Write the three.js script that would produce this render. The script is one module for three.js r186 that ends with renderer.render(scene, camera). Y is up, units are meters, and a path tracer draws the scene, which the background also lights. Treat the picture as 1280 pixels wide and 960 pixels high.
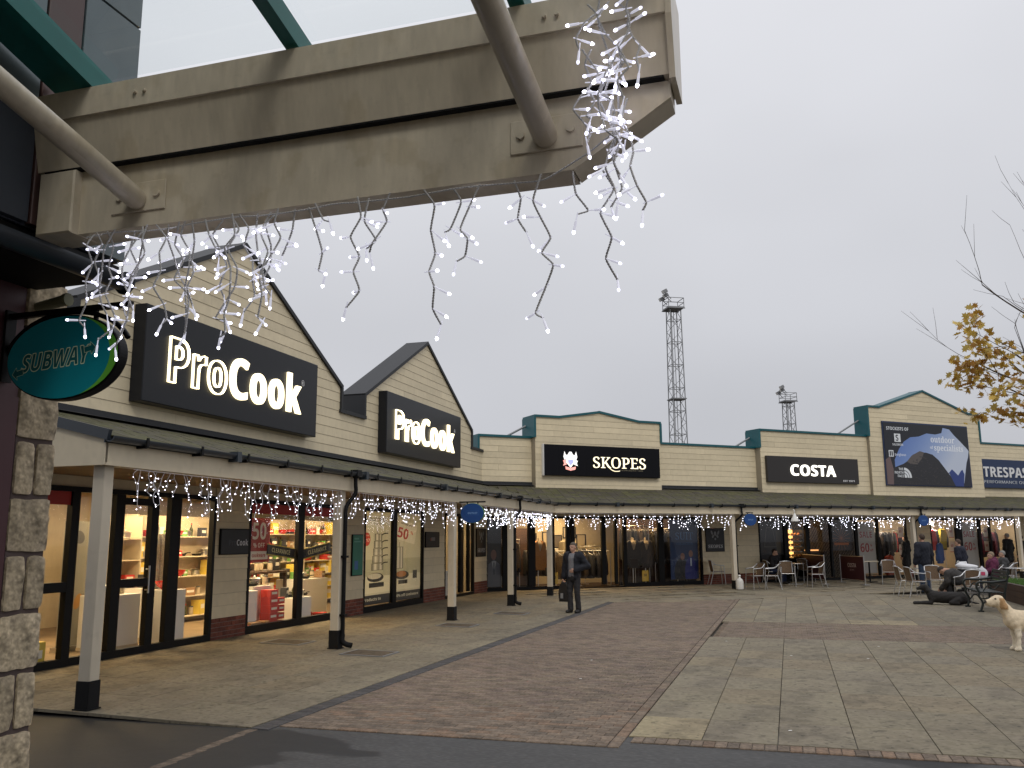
import * as THREE from 'three';
import { mergeGeometries, toCreasedNormals } from 'three/addons/utils/BufferGeometryUtils.js';
import { FontLoader } from 'three/addons/loaders/FontLoader.js';
import { RectAreaLightUniformsLib } from 'three/addons/lights/RectAreaLightUniformsLib.js';

// ---------- camera, sky, sun, exposure ----------
const scene = new THREE.Scene();
const camera = new THREE.PerspectiveCamera(2 * Math.atan(480 / 1105) * 180 / Math.PI, 4 / 3, 0.05, 900);
camera.position.set(0, 1.7, 0);
camera.rotation.set(0.17419, 0.29932, -0.00657, 'YXZ');
camera.updateMatrixWorld(true);
const renderer = new THREE.WebGLRenderer({ antialias: true });
renderer.toneMapping = THREE.LinearToneMapping;
renderer.toneMappingExposure = 1.0;
renderer.shadowMap.enabled = true;
RectAreaLightUniformsLib.init();

// seeded random numbers and tileable noise
function rng(a) { return () => { a |= 0; a = a + 0x6D2B79F5 | 0; let t = Math.imul(a ^ a >>> 15, 1 | a); t = t + Math.imul(t ^ t >>> 7, 61 | t) ^ t; return ((t ^ t >>> 14) >>> 0) / 4294967296; }; }
const R = rng(11);
const rr = (a, b) => a + (b - a) * R();
const hash = (x, y, s) => { let h = Math.imul(x, 374761393) + Math.imul(y, 668265263) + Math.imul(s, 974634211); h = Math.imul(h ^ h >>> 13, 1274126177); return ((h ^ h >>> 16) >>> 0) / 4294967296; };
function vnoise(x, y, p, s) {      // value noise with period p
  const xi = Math.floor(x), yi = Math.floor(y), fx = x - xi, fy = y - yi, w = (i) => ((i % p) + p) % p;
  const u = fx * fx * (3 - 2 * fx), v = fy * fy * (3 - 2 * fy);
  const a = hash(w(xi), w(yi), s), b = hash(w(xi + 1), w(yi), s), c = hash(w(xi), w(yi + 1), s), d = hash(w(xi + 1), w(yi + 1), s);
  return a + (b - a) * u + (c - a) * v + (a - b - c + d) * u * v;
}
function fbm(u, v, p, o, s) { let t = 0, a = 0.5, n = 0; for (let i = 0; i < o; i++) { t += a * vnoise(u * p, v * p, p, s + i); n += a; a *= 0.5; p *= 2; } return t / n; }

{ // overcast sky: brighter towards the zenith, faint streaks of cloud
  const W = 512, Hh = 256, d = new Float32Array(W * Hh * 4);
  for (let j = 0; j < Hh; j++) for (let i = 0; i < W; i++) {
    const el = ((j + 0.5) / Hh - 0.5) * Math.PI, s = Math.max(0, Math.sin(el));
    const cloud = fbm(i / W, (j / Hh * 0.5) % 1, 10, 5, 5) - 0.5, streak = fbm(i / W, (j / Hh * 1.6) % 1, 12, 5, 40) - 0.5;
    let L = 0.54 + 0.52 * s; L *= 1 + 0.24 * cloud + 0.16 * streak;
    if (el < 0) L = 0.28;
    const k = (j * W + i) * 4, t = Math.min(1, s * 1.6) + cloud * 0.5;
    d[k] = L * (0.965 + 0.01 * t); d[k + 1] = L * 0.985; d[k + 2] = L * (1.055 - 0.015 * t); d[k + 3] = 1;
  }
  const t = new THREE.DataTexture(d, W, Hh, THREE.RGBAFormat, THREE.FloatType);
  t.mapping = THREE.EquirectangularReflectionMapping; t.magFilter = THREE.LinearFilter; t.wrapS = THREE.RepeatWrapping; t.needsUpdate = true;
  scene.background = t; scene.environment = t;
}
const sun = new THREE.DirectionalLight(new THREE.Color().setRGB(1, 0.96, 0.9), 0.85);
sun.position.set(14, 40, 10); sun.target.position.set(-2, 0, -22); sun.castShadow = true; sun.shadow.radius = 30;
sun.shadow.mapSize.set(2048, 2048);
Object.assign(sun.shadow.camera, { left: -35, right: 35, top: 35, bottom: -35, near: 1, far: 120 });
scene.add(sun, sun.target);

// ---------- helpers ----------
const V = (x, y, z) => new THREE.Vector3(x, y, z);
const taken = {};
const numbered = (n) => { const k = taken[n] = (taken[n] ?? -1) + 1; return k ? n + '_' + String(k).padStart(3, '0') : n; };
function tag(o, label, category, group, kind) { if (label) o.userData.label = label; if (category) o.userData.category = category; if (group) o.userData.group = group; if (kind) o.userData.kind = kind; return o; }
function thing(name, label, category, group) { const g = new THREE.Group(); g.name = numbered(name); scene.add(g); return tag(g, label, category, group); }
function struct(name, parent = scene) { const g = new THREE.Group(); g.name = parent === scene ? numbered(name) : name; parent.add(g); if (parent === scene) g.userData.kind = 'structure'; return g; }
function copy(o, label, group) { const c = o.clone(); c.name = numbered(o.name.replace(/_\d{3}$/, '')); c.userData = { ...o.userData }; if (label) c.userData.label = label; if (group) c.userData.group = group; scene.add(c); return c; }
function grp(name, parent) { const g = new THREE.Group(); g.name = name; parent.add(g); return g; }
function mesh(name, geo, mat, parent = scene) {
  if (Array.isArray(geo)) geo = mg(geo);
  if ((mat.map || mat.bumpMap || mat.roughnessMap) && !geo.userData.uvok) muv(geo);
  const m = new THREE.Mesh(geo, mat); m.name = parent === scene ? numbered(name) : name; m.castShadow = m.receiveShadow = true; parent.add(m); return m;
}
function muv(g) {                   // uv in metres, laid on the plane each face looks along
  if (g.index) { const n = g.toNonIndexed(); g.index = null; g.attributes = n.attributes; }
  const p = g.attributes.position; if (!g.attributes.normal) g.computeVertexNormals();
  const uv = new Float32Array(p.count * 2), a = V(), b = V(), c = V();
  for (let i = 0; i < p.count; i += 3) {
    a.fromBufferAttribute(p, i); b.fromBufferAttribute(p, i + 1).sub(a); c.fromBufferAttribute(p, i + 2).sub(a); b.cross(c);
    const x = Math.abs(b.x), y = Math.abs(b.y), z = Math.abs(b.z);
    for (let k = 0; k < 3; k++) {
      const X = p.getX(i + k), Y = p.getY(i + k), Z = p.getZ(i + k);
      const q = y >= x && y >= z ? [X, Z] : x >= z ? [Z, Y] : [X, Y];
      uv[(i + k) * 2] = q[0]; uv[(i + k) * 2 + 1] = q[1];
    }
  }
  g.setAttribute('uv', new THREE.BufferAttribute(uv, 2)); g.userData.uvok = true; return g;
}
function flat(g) { if (g.index) g = g.toNonIndexed(); for (const k of Object.keys(g.attributes)) if (!['position', 'normal', 'uv', 'color'].includes(k)) g.deleteAttribute(k); return g; }
function mg(list) {
  list = list.flat().map(flat); const col = list.some((g) => g.attributes.color);
  for (const g of list) {
    if (!g.attributes.uv) g.setAttribute('uv', new THREE.BufferAttribute(new Float32Array(g.attributes.position.count * 2), 2));
    if (!g.attributes.normal) g.computeVertexNormals();
    if (col && !g.attributes.color) g.setAttribute('color', new THREE.BufferAttribute(new Float32Array(g.attributes.position.count * 3).fill(1), 3));
  }
  return list.length === 1 ? list[0] : mergeGeometries(list);
}
function bx(w, h, d, x = 0, y = 0, z = 0, rx = 0, ry = 0, rz = 0) { const g = new THREE.BoxGeometry(w, h, d); if (rx || ry || rz) g.applyMatrix4(new THREE.Matrix4().makeRotationFromEuler(new THREE.Euler(rx, ry, rz))); return flat(g.translate(x, y, z)); }
function b2(x0, x1, y0, y1, z0, z1) { return bx(x1 - x0, y1 - y0, z1 - z0, (x0 + x1) / 2, (y0 + y1) / 2, (z0 + z1) / 2); }
function rbx(w, h, d, r, x = 0, y = 0, z = 0) {   // box with chamfered edges
  const s = new THREE.Shape(); const a = w / 2 - r, b = h / 2 - r; s.moveTo(-a, -b); s.lineTo(a, -b); s.lineTo(a, b); s.lineTo(-a, b);
  const g = new THREE.ExtrudeGeometry(s, { depth: d - 2 * r, bevelEnabled: true, bevelSize: r, bevelThickness: r, bevelSegments: 1, curveSegments: 1 });
  return flat(g.translate(x, y, z - d / 2 + r));
}
function cy(p, q, r1, r2 = r1, seg = 8, cap = true) {   // tapered rod between two points
  const d = q.clone().sub(p), g = new THREE.CylinderGeometry(r2, r1, d.length(), seg, 1, !cap);
  g.applyQuaternion(new THREE.Quaternion().setFromUnitVectors(V(0, 1, 0), d.clone().normalize()));
  return flat(g.translate((p.x + q.x) / 2, (p.y + q.y) / 2, (p.z + q.z) / 2));
}
function bar(p, q, w, h) {  // square bar between two points
  const d = q.clone().sub(p), g = new THREE.BoxGeometry(w, d.length(), h);
  g.applyQuaternion(new THREE.Quaternion().setFromUnitVectors(V(0, 1, 0), d.clone().normalize()));
  return flat(g.translate((p.x + q.x) / 2, (p.y + q.y) / 2, (p.z + q.z) / 2));
}
function tube(pts, r, seg = 6, n = 0, closed = false) { return flat(new THREE.TubeGeometry(new THREE.CatmullRomCurve3(pts, closed, 'catmullrom', 0.5), n || pts.length * 4, r, seg, closed)); }
function poly(pts, d, bevel = 0) {  // flat outline (x,y) pulled out along +z by d
  const s = new THREE.Shape(pts.map((p) => new THREE.Vector2(p[0], p[1])));
  return flat(new THREE.ExtrudeGeometry(s, bevel ? { depth: d - 2 * bevel, bevelEnabled: true, bevelSize: bevel, bevelThickness: bevel, bevelOffset: -bevel, bevelSegments: 2, curveSegments: 12 } : { depth: d, bevelEnabled: false, curveSegments: 12 }));
}
function quad(a, b, c, d) { const g = new THREE.BufferGeometry(); g.setAttribute('position', new THREE.Float32BufferAttribute([a, b, c, a, c, d].flatMap((p) => [p.x, p.y, p.z]), 3)); g.computeVertexNormals(); return g; }
function lathe(pts, seg = 16, x = 0, y = 0, z = 0) { return flat(new THREE.LatheGeometry(pts.map((p) => new THREE.Vector2(p[0], p[1])), seg).translate(x, y, z)); }
function tint(g, c) { g = flat(g); const n = g.attributes.position.count, a = new Float32Array(n * 3); for (let i = 0; i < n; i++) a.set(c, i * 3); g.setAttribute('color', new THREE.BufferAttribute(a, 3)); return g; }
const ell = (rx, ry, x, y, z, seg = 10) => flat(new THREE.SphereGeometry(1, seg, Math.max(6, seg * 0.7 | 0)).scale(rx, ry, rx).translate(x, y, z));

// textures: a grey or coloured multiplier that repeats every `per` metres
function tex(n, per, f, srgb = true) {
  const d = new Uint8Array(n * n * 4);
  for (let j = 0; j < n; j++) for (let i = 0; i < n; i++) { const c = f(i / n, j / n), k = (j * n + i) * 4; for (let q = 0; q < 3; q++) d[k + q] = Math.max(0, Math.min(255, (c.length ? c[q] : c) * 255)); d[k + 3] = 255; }
  const t = new THREE.DataTexture(d, n, n); t.wrapS = t.wrapT = THREE.RepeatWrapping; t.magFilter = THREE.LinearFilter; t.minFilter = THREE.LinearMipmapLinearFilter; t.generateMipmaps = true;
  t.repeat.set(1 / per, 1 / per); if (srgb) t.colorSpace = THREE.SRGBColorSpace; t.needsUpdate = true; return t;
}
function canvasTex(w, h, draw) { const c = document.createElement('canvas'); c.width = w; c.height = h; const x = c.getContext('2d'); draw(x, w, h); const t = new THREE.CanvasTexture(c); t.colorSpace = THREE.SRGBColorSpace; return t; }
const cl = (a, b, x) => Math.max(a, Math.min(b, x));
const sstep = (a, b, x) => { const t = cl(0, 1, (x - a) / (b - a)); return t * t * (3 - 2 * t); };
const T = {
  concrete: tex(512, 2.3, (u, v) => { const g = fbm(u, v, 64, 3, 3), b = fbm(u, v, 4, 5, 9), st = sstep(0.56, 0.7, fbm(u, v, 6, 5, 77)); const k = 0.78 + 0.13 * b + 0.18 * (g - 0.5) - 0.06 * st; const gum = sstep(0.80, 0.84, vnoise(u * 60, v * 60, 60, 207)), drip = sstep(0.66, 0.70, fbm(u, v, 10, 4, 208)) * 0.07; const q = k - 0.16 * gum - drip; return [q, q * (0.985 + 0.02 * b), q * (0.96 + 0.05 * g)]; }),
  asphalt: tex(512, 1.9, (u, v) => { const g = hash(u * 512 | 0, v * 512 | 0, 4), b = fbm(u, v, 5, 5, 19); return 0.62 + 0.28 * b + 0.32 * (g - 0.5) * (g > 0.86 ? 1.8 : 1); }),
  grainBump: tex(256, 0.7, (u, v) => fbm(u, v, 48, 3, 31), false),
  stone: tex(512, 1.1, (u, v) => { const g = fbm(u, v, 28, 4, 51), b = fbm(u, v, 5, 4, 52), sp = fbm(u, v, 90, 2, 53); const k = 0.58 + 0.36 * g + 0.2 * (b - 0.5) + 0.3 * (sp - 0.5); return [k, k * 0.95, k * (0.82 + 0.1 * b)]; }),
  stoneBump: tex(512, 1.1, (u, v) => 0.6 * fbm(u, v, 12, 5, 61) + 0.4 * fbm(u, v, 60, 2, 62), false),
  paint: tex(512, 3.1, (u, v) => { const s = fbm(u * 1, v, 3, 4, 71), st = fbm(u, v * 0.5, 40, 2, 72), sp = sstep(0.68, 0.8, fbm(u, v, 30, 3, 73)); const k = 0.90 + 0.1 * s + 0.05 * (st - 0.5) - 0.02 * sp; return [k, k * 0.99, k * 0.975]; }),
  steelPaint: tex(512, 0.9, (u, v) => { const s = fbm(u, v, 4, 4, 301), run = fbm(u, (v * 0.25) % 1, 48, 3, 302), sp = sstep(0.74, 0.79, fbm(u, v, 44, 3, 303)), gr = sstep(0.60, 0.72, fbm(u, v, 7, 5, 304)); const k = 0.90 + 0.10 * (s - 0.5) + 0.10 * (run - 0.5) - 0.02 * sp - 0.04 * gr; return [k, k * (0.99 - 0.01 * gr), k * (0.97 - 0.03 * gr)]; }),
  brick: tex(256, 0.6, (u, v) => { const g = fbm(u, v, 30, 3, 81), b = fbm(u, v, 6, 3, 82); const k = 0.6 + 0.35 * b + 0.35 * (g - 0.5); return [k, k * 0.97, k * 0.95]; }),
  moss: tex(512, 4.3, (u, v) => { const b = fbm(u, v, 5, 5, 91), g = fbm(u, v, 60, 2, 92), m = sstep(0.48, 0.62, fbm(u, v, 9, 5, 93)); const k = 0.6 + 0.3 * b + 0.25 * (g - 0.5); return [k * (1 - 0.03 * m), k * (1 + 0.0 * m), k * (0.95 - 0.22 * m)]; }),
  wood: tex(512, 1.4, (u, v) => { const s = fbm(u, v, 6, 3, 101), g = fbm(u, (v * 14) % 1, 3, 4, 102); const k = 0.62 + 0.2 * s + 0.3 * (g - 0.5) + 0.1; return [k, k * 0.95, k * 0.88]; }),
  cloth: tex(256, 0.3, (u, v) => 0.75 + 0.3 * (fbm(u, v, 40, 2, 111) - 0.5) + 0.15 * Math.sin(u * 402) * Math.sin(v * 402), true),
  weave: tex(256, 0.12, (u, v) => { const a = Math.abs(Math.sin(u * Math.PI * 8)), b = Math.abs(Math.sin(v * Math.PI * 8)), c = (Math.floor(u * 8) + Math.floor(v * 8)) % 2; return 0.35 + 0.6 * (c ? a : b); }, true),
  weaveBump: tex(256, 0.12, (u, v) => { const a = Math.abs(Math.sin(u * Math.PI * 8)), b = Math.abs(Math.sin(v * Math.PI * 8)), c = (Math.floor(u * 8) + Math.floor(v * 8)) % 2; return c ? a : b; }, false),
};
function M(c, r = 0.8, o = {}) { const m = new THREE.MeshPhysicalMaterial({ roughness: r, side: THREE.DoubleSide, ...o }); m.color.setRGB(...c); if (o.glow) { m.emissive.setRGB(...o.glow); delete m.glow; } return m; }
const glow = (c, k, base = [0.8, 0.8, 0.8]) => { const m = new THREE.MeshStandardMaterial({ roughness: 0.5 }); m.color.setRGB(...base); m.emissive.setRGB(...c); m.emissiveIntensity = k; return m; };
const shades = (c, r, o, ks) => ks.map((k) => M(k.length ? [c[0] * k[0], c[1] * k[1], c[2] * k[2]] : c.map((x) => x * k), r, o));
const K = {
  board: shades([0.77, 0.675, 0.475], 0.55, { map: T.paint, bumpMap: T.grainBump, bumpScale: 0.0006 }, [1, 0.96, 1.04]),
  cream: M([0.70, 0.62, 0.465], 0.5, { map: T.paint }),
  beam: M([0.68, 0.605, 0.485], 0.28, { map: T.steelPaint, bumpMap: T.grainBump, bumpScale: 0.0003 }),
  creamPost: M([0.62, 0.56, 0.45], 0.45, { map: T.paint }),
  backing: M([0.30, 0.26, 0.19], 0.8),
  black: M([0.006, 0.006, 0.0065], 0.45, { specularIntensity: 0.35 }), blackMatt: M([0.009, 0.009, 0.0095], 0.7, { specularIntensity: 0.4 }), signBlack: M([0.011, 0.012, 0.015], 0.35, { specularIntensity: 0.5 }),
  slateCap: M([0.017, 0.019, 0.023], 0.6, { map: T.paint }), gutter: M([0.024, 0.032, 0.042], 0.32),
  teal: M([0.006, 0.105, 0.13], 0.42, { map: T.paint }), tealDeep: M([0.004, 0.14, 0.13], 0.4, { map: T.paint }),
  tile: shades([0.102, 0.092, 0.070], 0.85, { map: T.moss, bumpMap: T.grainBump, bumpScale: 0.003 }, [1, 0.85, 1.15, [1.05, 1.1, 0.85]]),
  soffit: M([0.30, 0.215, 0.13], 0.6, { map: T.wood }),
  slab: shades([0.285, 0.246, 0.170], 0.82, { map: T.concrete, bumpMap: T.grainBump, bumpScale: 0.0015 }, [1, 0.95, 1.05, [0.98, 0.98, 1.01], [1.02, 0.98, 0.93]]),
  slabPale: M([0.40, 0.335, 0.21], 0.85, { map: T.concrete, bumpMap: T.grainBump, bumpScale: 0.0015 }),
  slabBlue: M([0.255, 0.24, 0.195], 0.8, { map: T.concrete }),
  bed: M([0.125, 0.108, 0.085], 0.95, { map: T.asphalt }),
  asphalt: M([0.062, 0.064, 0.066], 0.78, { map: T.asphalt, bumpMap: T.grainBump, bumpScale: 0.004 }),
  asphaltWet: M([0.030, 0.031, 0.033], 0.42, { map: T.asphalt, bumpMap: T.grainBump, bumpScale: 0.002 }),
  paver: shades([0.275, 0.220, 0.165], 0.85, { map: T.brick, bumpMap: T.grainBump, bumpScale: 0.002 }, [1, 0.84, 1.12, [0.92, 0.95, 0.98], [1.1, 0.98, 0.9]]),
  sett: shades([0.095, 0.095, 0.10], 0.75, { map: T.brick }, [1, 0.85, 1.15]),
  brick: shades([0.30, 0.095, 0.06], 0.85, { map: T.brick, bumpMap: T.grainBump, bumpScale: 0.003 }, [1, 0.8, 1.15]),
  mortar: M([0.22, 0.19, 0.16], 0.95),
  stone: shades([0.80, 0.73, 0.62], 0.95, { map: T.stone, bumpMap: T.stoneBump, bumpScale: 0.012 }, [1, 0.88, 1.1]),
  panelGrey: M([0.135, 0.175, 0.195], 0.32, { map: T.paint }), panelBrown: M([0.10, 0.055, 0.05], 0.4, { map: T.paint }), panelDark: M([0.045, 0.055, 0.075], 0.5, { map: T.paint }),
  maroon: M([0.06, 0.014, 0.018], 0.5), darkWall: M([0.05, 0.036, 0.03], 0.8, { map: T.stone }),
  glass: new THREE.MeshPhysicalMaterial({ color: 0xffffff, transmission: 1, thickness: 0, roughness: 0.0, ior: 1.5, side: THREE.DoubleSide }),
  roofGlass: new THREE.MeshPhysicalMaterial({ color: 0xf4f8f8, transmission: 1, thickness: 0, roughness: 0.02, ior: 1.5, side: THREE.DoubleSide }),
  alu: M([0.62, 0.62, 0.62], 0.28, { metalness: 1 }), wicker: M([0.21, 0.125, 0.062], 0.7, { map: T.weave, bumpMap: T.weaveBump, bumpScale: 0.002 }),
  steel: M([0.24, 0.245, 0.25], 0.6, { metalness: 0.4 }), white: M([0.75, 0.74, 0.7], 0.5), plaster: M([0.66, 0.58, 0.43], 0.8, { map: T.paint }),
  shopFloor: M([0.30, 0.24, 0.17], 0.5, { map: T.wood }), shopDark: M([0.06, 0.03, 0.018], 0.6, { map: T.wood }), red: M([0.42, 0.025, 0.02], 0.5),
};
// a pixel of the photograph gives a direction; the ground gives the distance
const NA = V(1, 0, 0), ang = 0.832604, NB = V(Math.cos(ang), 0, Math.sin(ang)), UB = V(Math.sin(ang), 0, -Math.cos(ang)), CB = V(-9.45, 0, -27.2);
const groundY = (x, z) => { const n = x < -4.9 && z > -26 ? x + 9.45 : (x + 9.45) * NB.x + (z + 27.2) * NB.z; return 0.02 * Math.max(0, 4.58 - n); };
function spot(px, py) {
  const d = V((px - 640) / 1105, -(py - 480) / 1105, -1).applyQuaternion(camera.quaternion); let y = 0, p;
  for (let i = 0; i < 8; i++) { const t = (y - 1.7) / d.y; p = V(d.x * t, y, d.z * t); y = groundY(p.x, p.z); p.y = y; }
  return p;
}
const facade = (o, parent) => { o.position.copy(parent.p); o.rotation.y = parent.r; return o; };
const FA = { p: V(-9.45, 0, 0), r: Math.PI / 2 }, FB = { p: CB, r: Math.PI / 2 - ang };   // local x runs along the front, z points out of it
const onA = (s, y, n) => V(-9.45 + n, y, -s), onB = (u, y, n) => CB.clone().addScaledVector(UB, u).addScaledVector(NB, n).setY(y);

// ---------- ground, paving ----------
{
  const g = struct('ground');
  mesh('ground_sheet', bx(700, 0.02, 700, 0, -0.075, -100), K.bed, g);
}
// a paving piece: top at y = 0, chamfered rim, its own place on the texture
function paveGeo(w, d, ch = 0.004, h = 0.03, u0 = 0, v0 = 0) {
  const X = w / 2, Z = d / 2, x = X - ch, z = Z - ch, P = [], add = (...q) => { for (const i of [0, 1, 2, 0, 2, 3]) P.push(...q[i]); };
  const t = [[-x, 0, -z], [-x, 0, z], [x, 0, z], [x, 0, -z]], m = [[-X, -ch, -Z], [-X, -ch, Z], [X, -ch, Z], [X, -ch, -Z]], b = m.map((q) => [q[0], -h, q[2]]);
  add(...t);
  for (let i = 0; i < 4; i++) { const j = (i + 1) % 4; add(t[i], m[i], m[j], t[j]); add(m[i], b[i], b[j], m[j]); }
  const g = new THREE.BufferGeometry(); g.setAttribute('position', new THREE.Float32BufferAttribute(P, 3)); g.computeVertexNormals(); muv(g);
  const uv = g.attributes.uv; for (let i = 0; i < uv.count; i++) uv.setXY(i, uv.getX(i) + u0, uv.getY(i) + v0);
  return g;
}
const geoVariants = (w, d, n, ch, h) => Array.from({ length: n }, (_, i) => paveGeo(w, d, ch, h, i * 0.73, i * 1.31));
const pick = (a) => a[Math.floor(R() * a.length)];
function lay(name, geos, mats, parent, x, y, z) { const m = mesh(name, pick(geos), pick(mats), parent); m.position.set(x, y + rr(-0.0012, 0.0012), z); if (R() < 0.5) m.rotation.y = Math.PI; return m; }

{ // asphalt in front: near sheet with damp patches that have edges of their own
  const road = struct('asphalt');
  const n = 1024, wx = 26, wz = 13;
  const d = new Uint8Array(n * n * 4);
  for (let j = 0; j < n; j++) for (let i = 0; i < n; i++) {
    const u = i / n, v = j / n, X = -15 + u * wx, Zz = -8.6 + v * wz;
    const gN = hash(i, j, 4), b = fbm(u, v, 26, 5, 19), e = fbm(u, v, 18, 5, 23), f = fbm(u * 1, v, 9, 5, 29);
    const zone = Math.exp(-(((X + 6.0) / 2.1) ** 2) - (((Zz + 6.75) / 0.9) ** 2)) * 0.5 + Math.exp(-(((X + 1.6) / 2.2) ** 2) - (((Zz + 6.3) / 0.5) ** 2)) * 0.16;
    const wet = sstep(0.60, 0.64, e * 0.6 + f * 0.3 + zone);
    let k = (0.68 + 0.2 * b + 0.2 * (gN - 0.5) * (gN > 0.9 ? 2 : 1)) * (1 - 0.5 * wet);
    const q = (j * n + i) * 4; d[q] = d[q + 1] = cl(0, 255, k * 255); d[q + 2] = cl(0, 255, k * 257); d[q + 3] = 255;
  }
  const t = new THREE.DataTexture(d, n, n); t.magFilter = THREE.LinearFilter; t.minFilter = THREE.LinearMipmapLinearFilter; t.generateMipmaps = true; t.colorSpace = THREE.SRGBColorSpace; t.needsUpdate = true;
  const g = new THREE.PlaneGeometry(wx, wz).rotateX(-Math.PI / 2).translate(-15 + wx / 2, -0.012, -8.6 + wz / 2); 
  const uv = g.attributes.uv, p = g.attributes.position; for (let i = 0; i < uv.count; i++) uv.setXY(i, (p.getX(i) + 15) / wx, (p.getZ(i) + 8.6) / wz); g.userData.uvok = true;
  mesh('road_surface', g, M([0.082, 0.080, 0.077], 0.7, { map: t, bumpMap: T.grainBump, bumpScale: 0.003 }), road);
  // maroon line of bricks that carries on from the kerb towards the camera
  const gs = geoVariants(0.098, 0.2, 3, 0.004, 0.03);
  for (let i = 0; i < 24; i++) { const m = lay('brick', gs, [K.paver[1]], road, -4.84 + i * 0.012, -0.009, -7.5 + 0.1 + i * 0.205); m.rotation.y = -0.06; }
}
const pave = struct('plaza_paving');
{ // slabs of the square, two fields parted by a band of bricks
  const gs = geoVariants(0.6205, 0.911, 5, 0.003), W = 0.627, D = 0.917;
  for (let r = 0; r < 9; r++) for (let c = 0; c < 15; c++) {
    const x = -1.45 + (c + 0.5) * W, z = -8.1 - (r + 0.5) * D;
    lay('slab', gs, r === 0 && c === 0 ? [K.slabPale] : K.slab, pave, x, 0, z);
  }
  for (let r = 0; r < 11; r++) for (let c = 0; c < 22; c++) {
    const x = -1.45 + (c + 0.5) * W, z = -19.36 - (r + 0.5) * D, n = (x + 9.45) * NB.x + (z + 27.2) * NB.z;
    if (n < 5.75) continue;
    lay('slab', gs, r === 0 && (c === 5 || c === 4) ? [K.slabPale] : K.slab, pave, x, 0, z);
  }
  for (let i = 0; i < 8; i++) mesh('litter', poly([[0, 0], [0.03, 0.008], [0.025, 0.03], [-0.004, 0.02]], 0.003), K.white, pave).position.set(rr(-3, 4), 0.004, rr(-18, -8.6));
  for (const m of pave.children) if (m.name === 'litter') m.rotation.x = -Math.PI / 2;
}
const bricks = struct('brick_paving');
{ // block pavers: nearest ones singly, the rest as one field
  const gs = geoVariants(0.196, 0.096, 4, 0.005), list = [];
  const put = (x, z, turn) => { const n = (x + 9.45) * NB.x + (z + 27.2) * NB.z; if (n > 4.2) list.push([x, z, turn]); };
  for (let r = 0; r < 198; r++) { const z = -7.66 - (r + 0.5) * 0.1; for (let c = 0; c < 15; c++) put(-4.665 + (c + 0.5) * 0.2 + (r % 2 ? 0.1 : 0), z, 0); put(r % 2 ? -4.615 : -1.615, z, 2); }
  for (let i = 0; i < 99; i++) put(-1.51, -7.66 - (i + 0.5) * 0.2, 1.5708);
  for (let r = 0; r < 30; r++) for (let c = 0; c < 52; c++) put(-1.4 + (c + 0.5) * 0.2 + (r % 2 ? 0.1 : 0), -16.37 - (r + 0.5) * 0.0995, 0);
  for (let c = 0; c < 62; c++) list.push([-1.4 + (c + 0.5) * 0.1, -7.98, Math.PI / 2]);
  const key = (q) => Math.hypot(q[0], q[1]);
  list.sort((a, b) => key(a) - key(b));
  const hs = geoVariants(0.096, 0.096, 2, 0.005); list.slice(0, 300).forEach(([x, z, t]) => { const m = lay('brick', t === 2 ? hs : gs, K.paver, bricks, x, 0, z); if (t && t !== 2) m.rotation.y = t; });
  const rest = list.slice(300);
  for (let k = 0; k < 4; k++) {
    const mine = rest.filter((_, i) => (i * 7 + (hash(i, 3, 1) * 4 | 0)) % 4 === k);
    const im = new THREE.InstancedMesh(gs[k], K.paver[0], mine.length), o = new THREE.Object3D(), col = new THREE.Color();
    mine.forEach(([x, z, t], i) => { o.position.set(x, rr(-0.0015, 0.0015), z); o.scale.set(t === 2 ? 0.49 : 1, 1, 1); o.rotation.y = t && t !== 2 ? t : R() < 0.5 ? Math.PI : 0; o.updateMatrix(); im.setMatrixAt(i, o.matrix); const patch = fbm(((x + 20) / 9) % 1, ((z + 60) / 9) % 1, 9, 3, 7), f = rr(0.84, 1.12) * (0.86 + 0.3 * patch); im.setColorAt(i, col.setRGB(f, f * rr(0.96, 1.03), f * rr(0.94, 1.05))); });
    im.name = 'brick_field'; im.userData.kind = 'stuff'; im.receiveShadow = true; bricks.add(im);
  }
}
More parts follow.
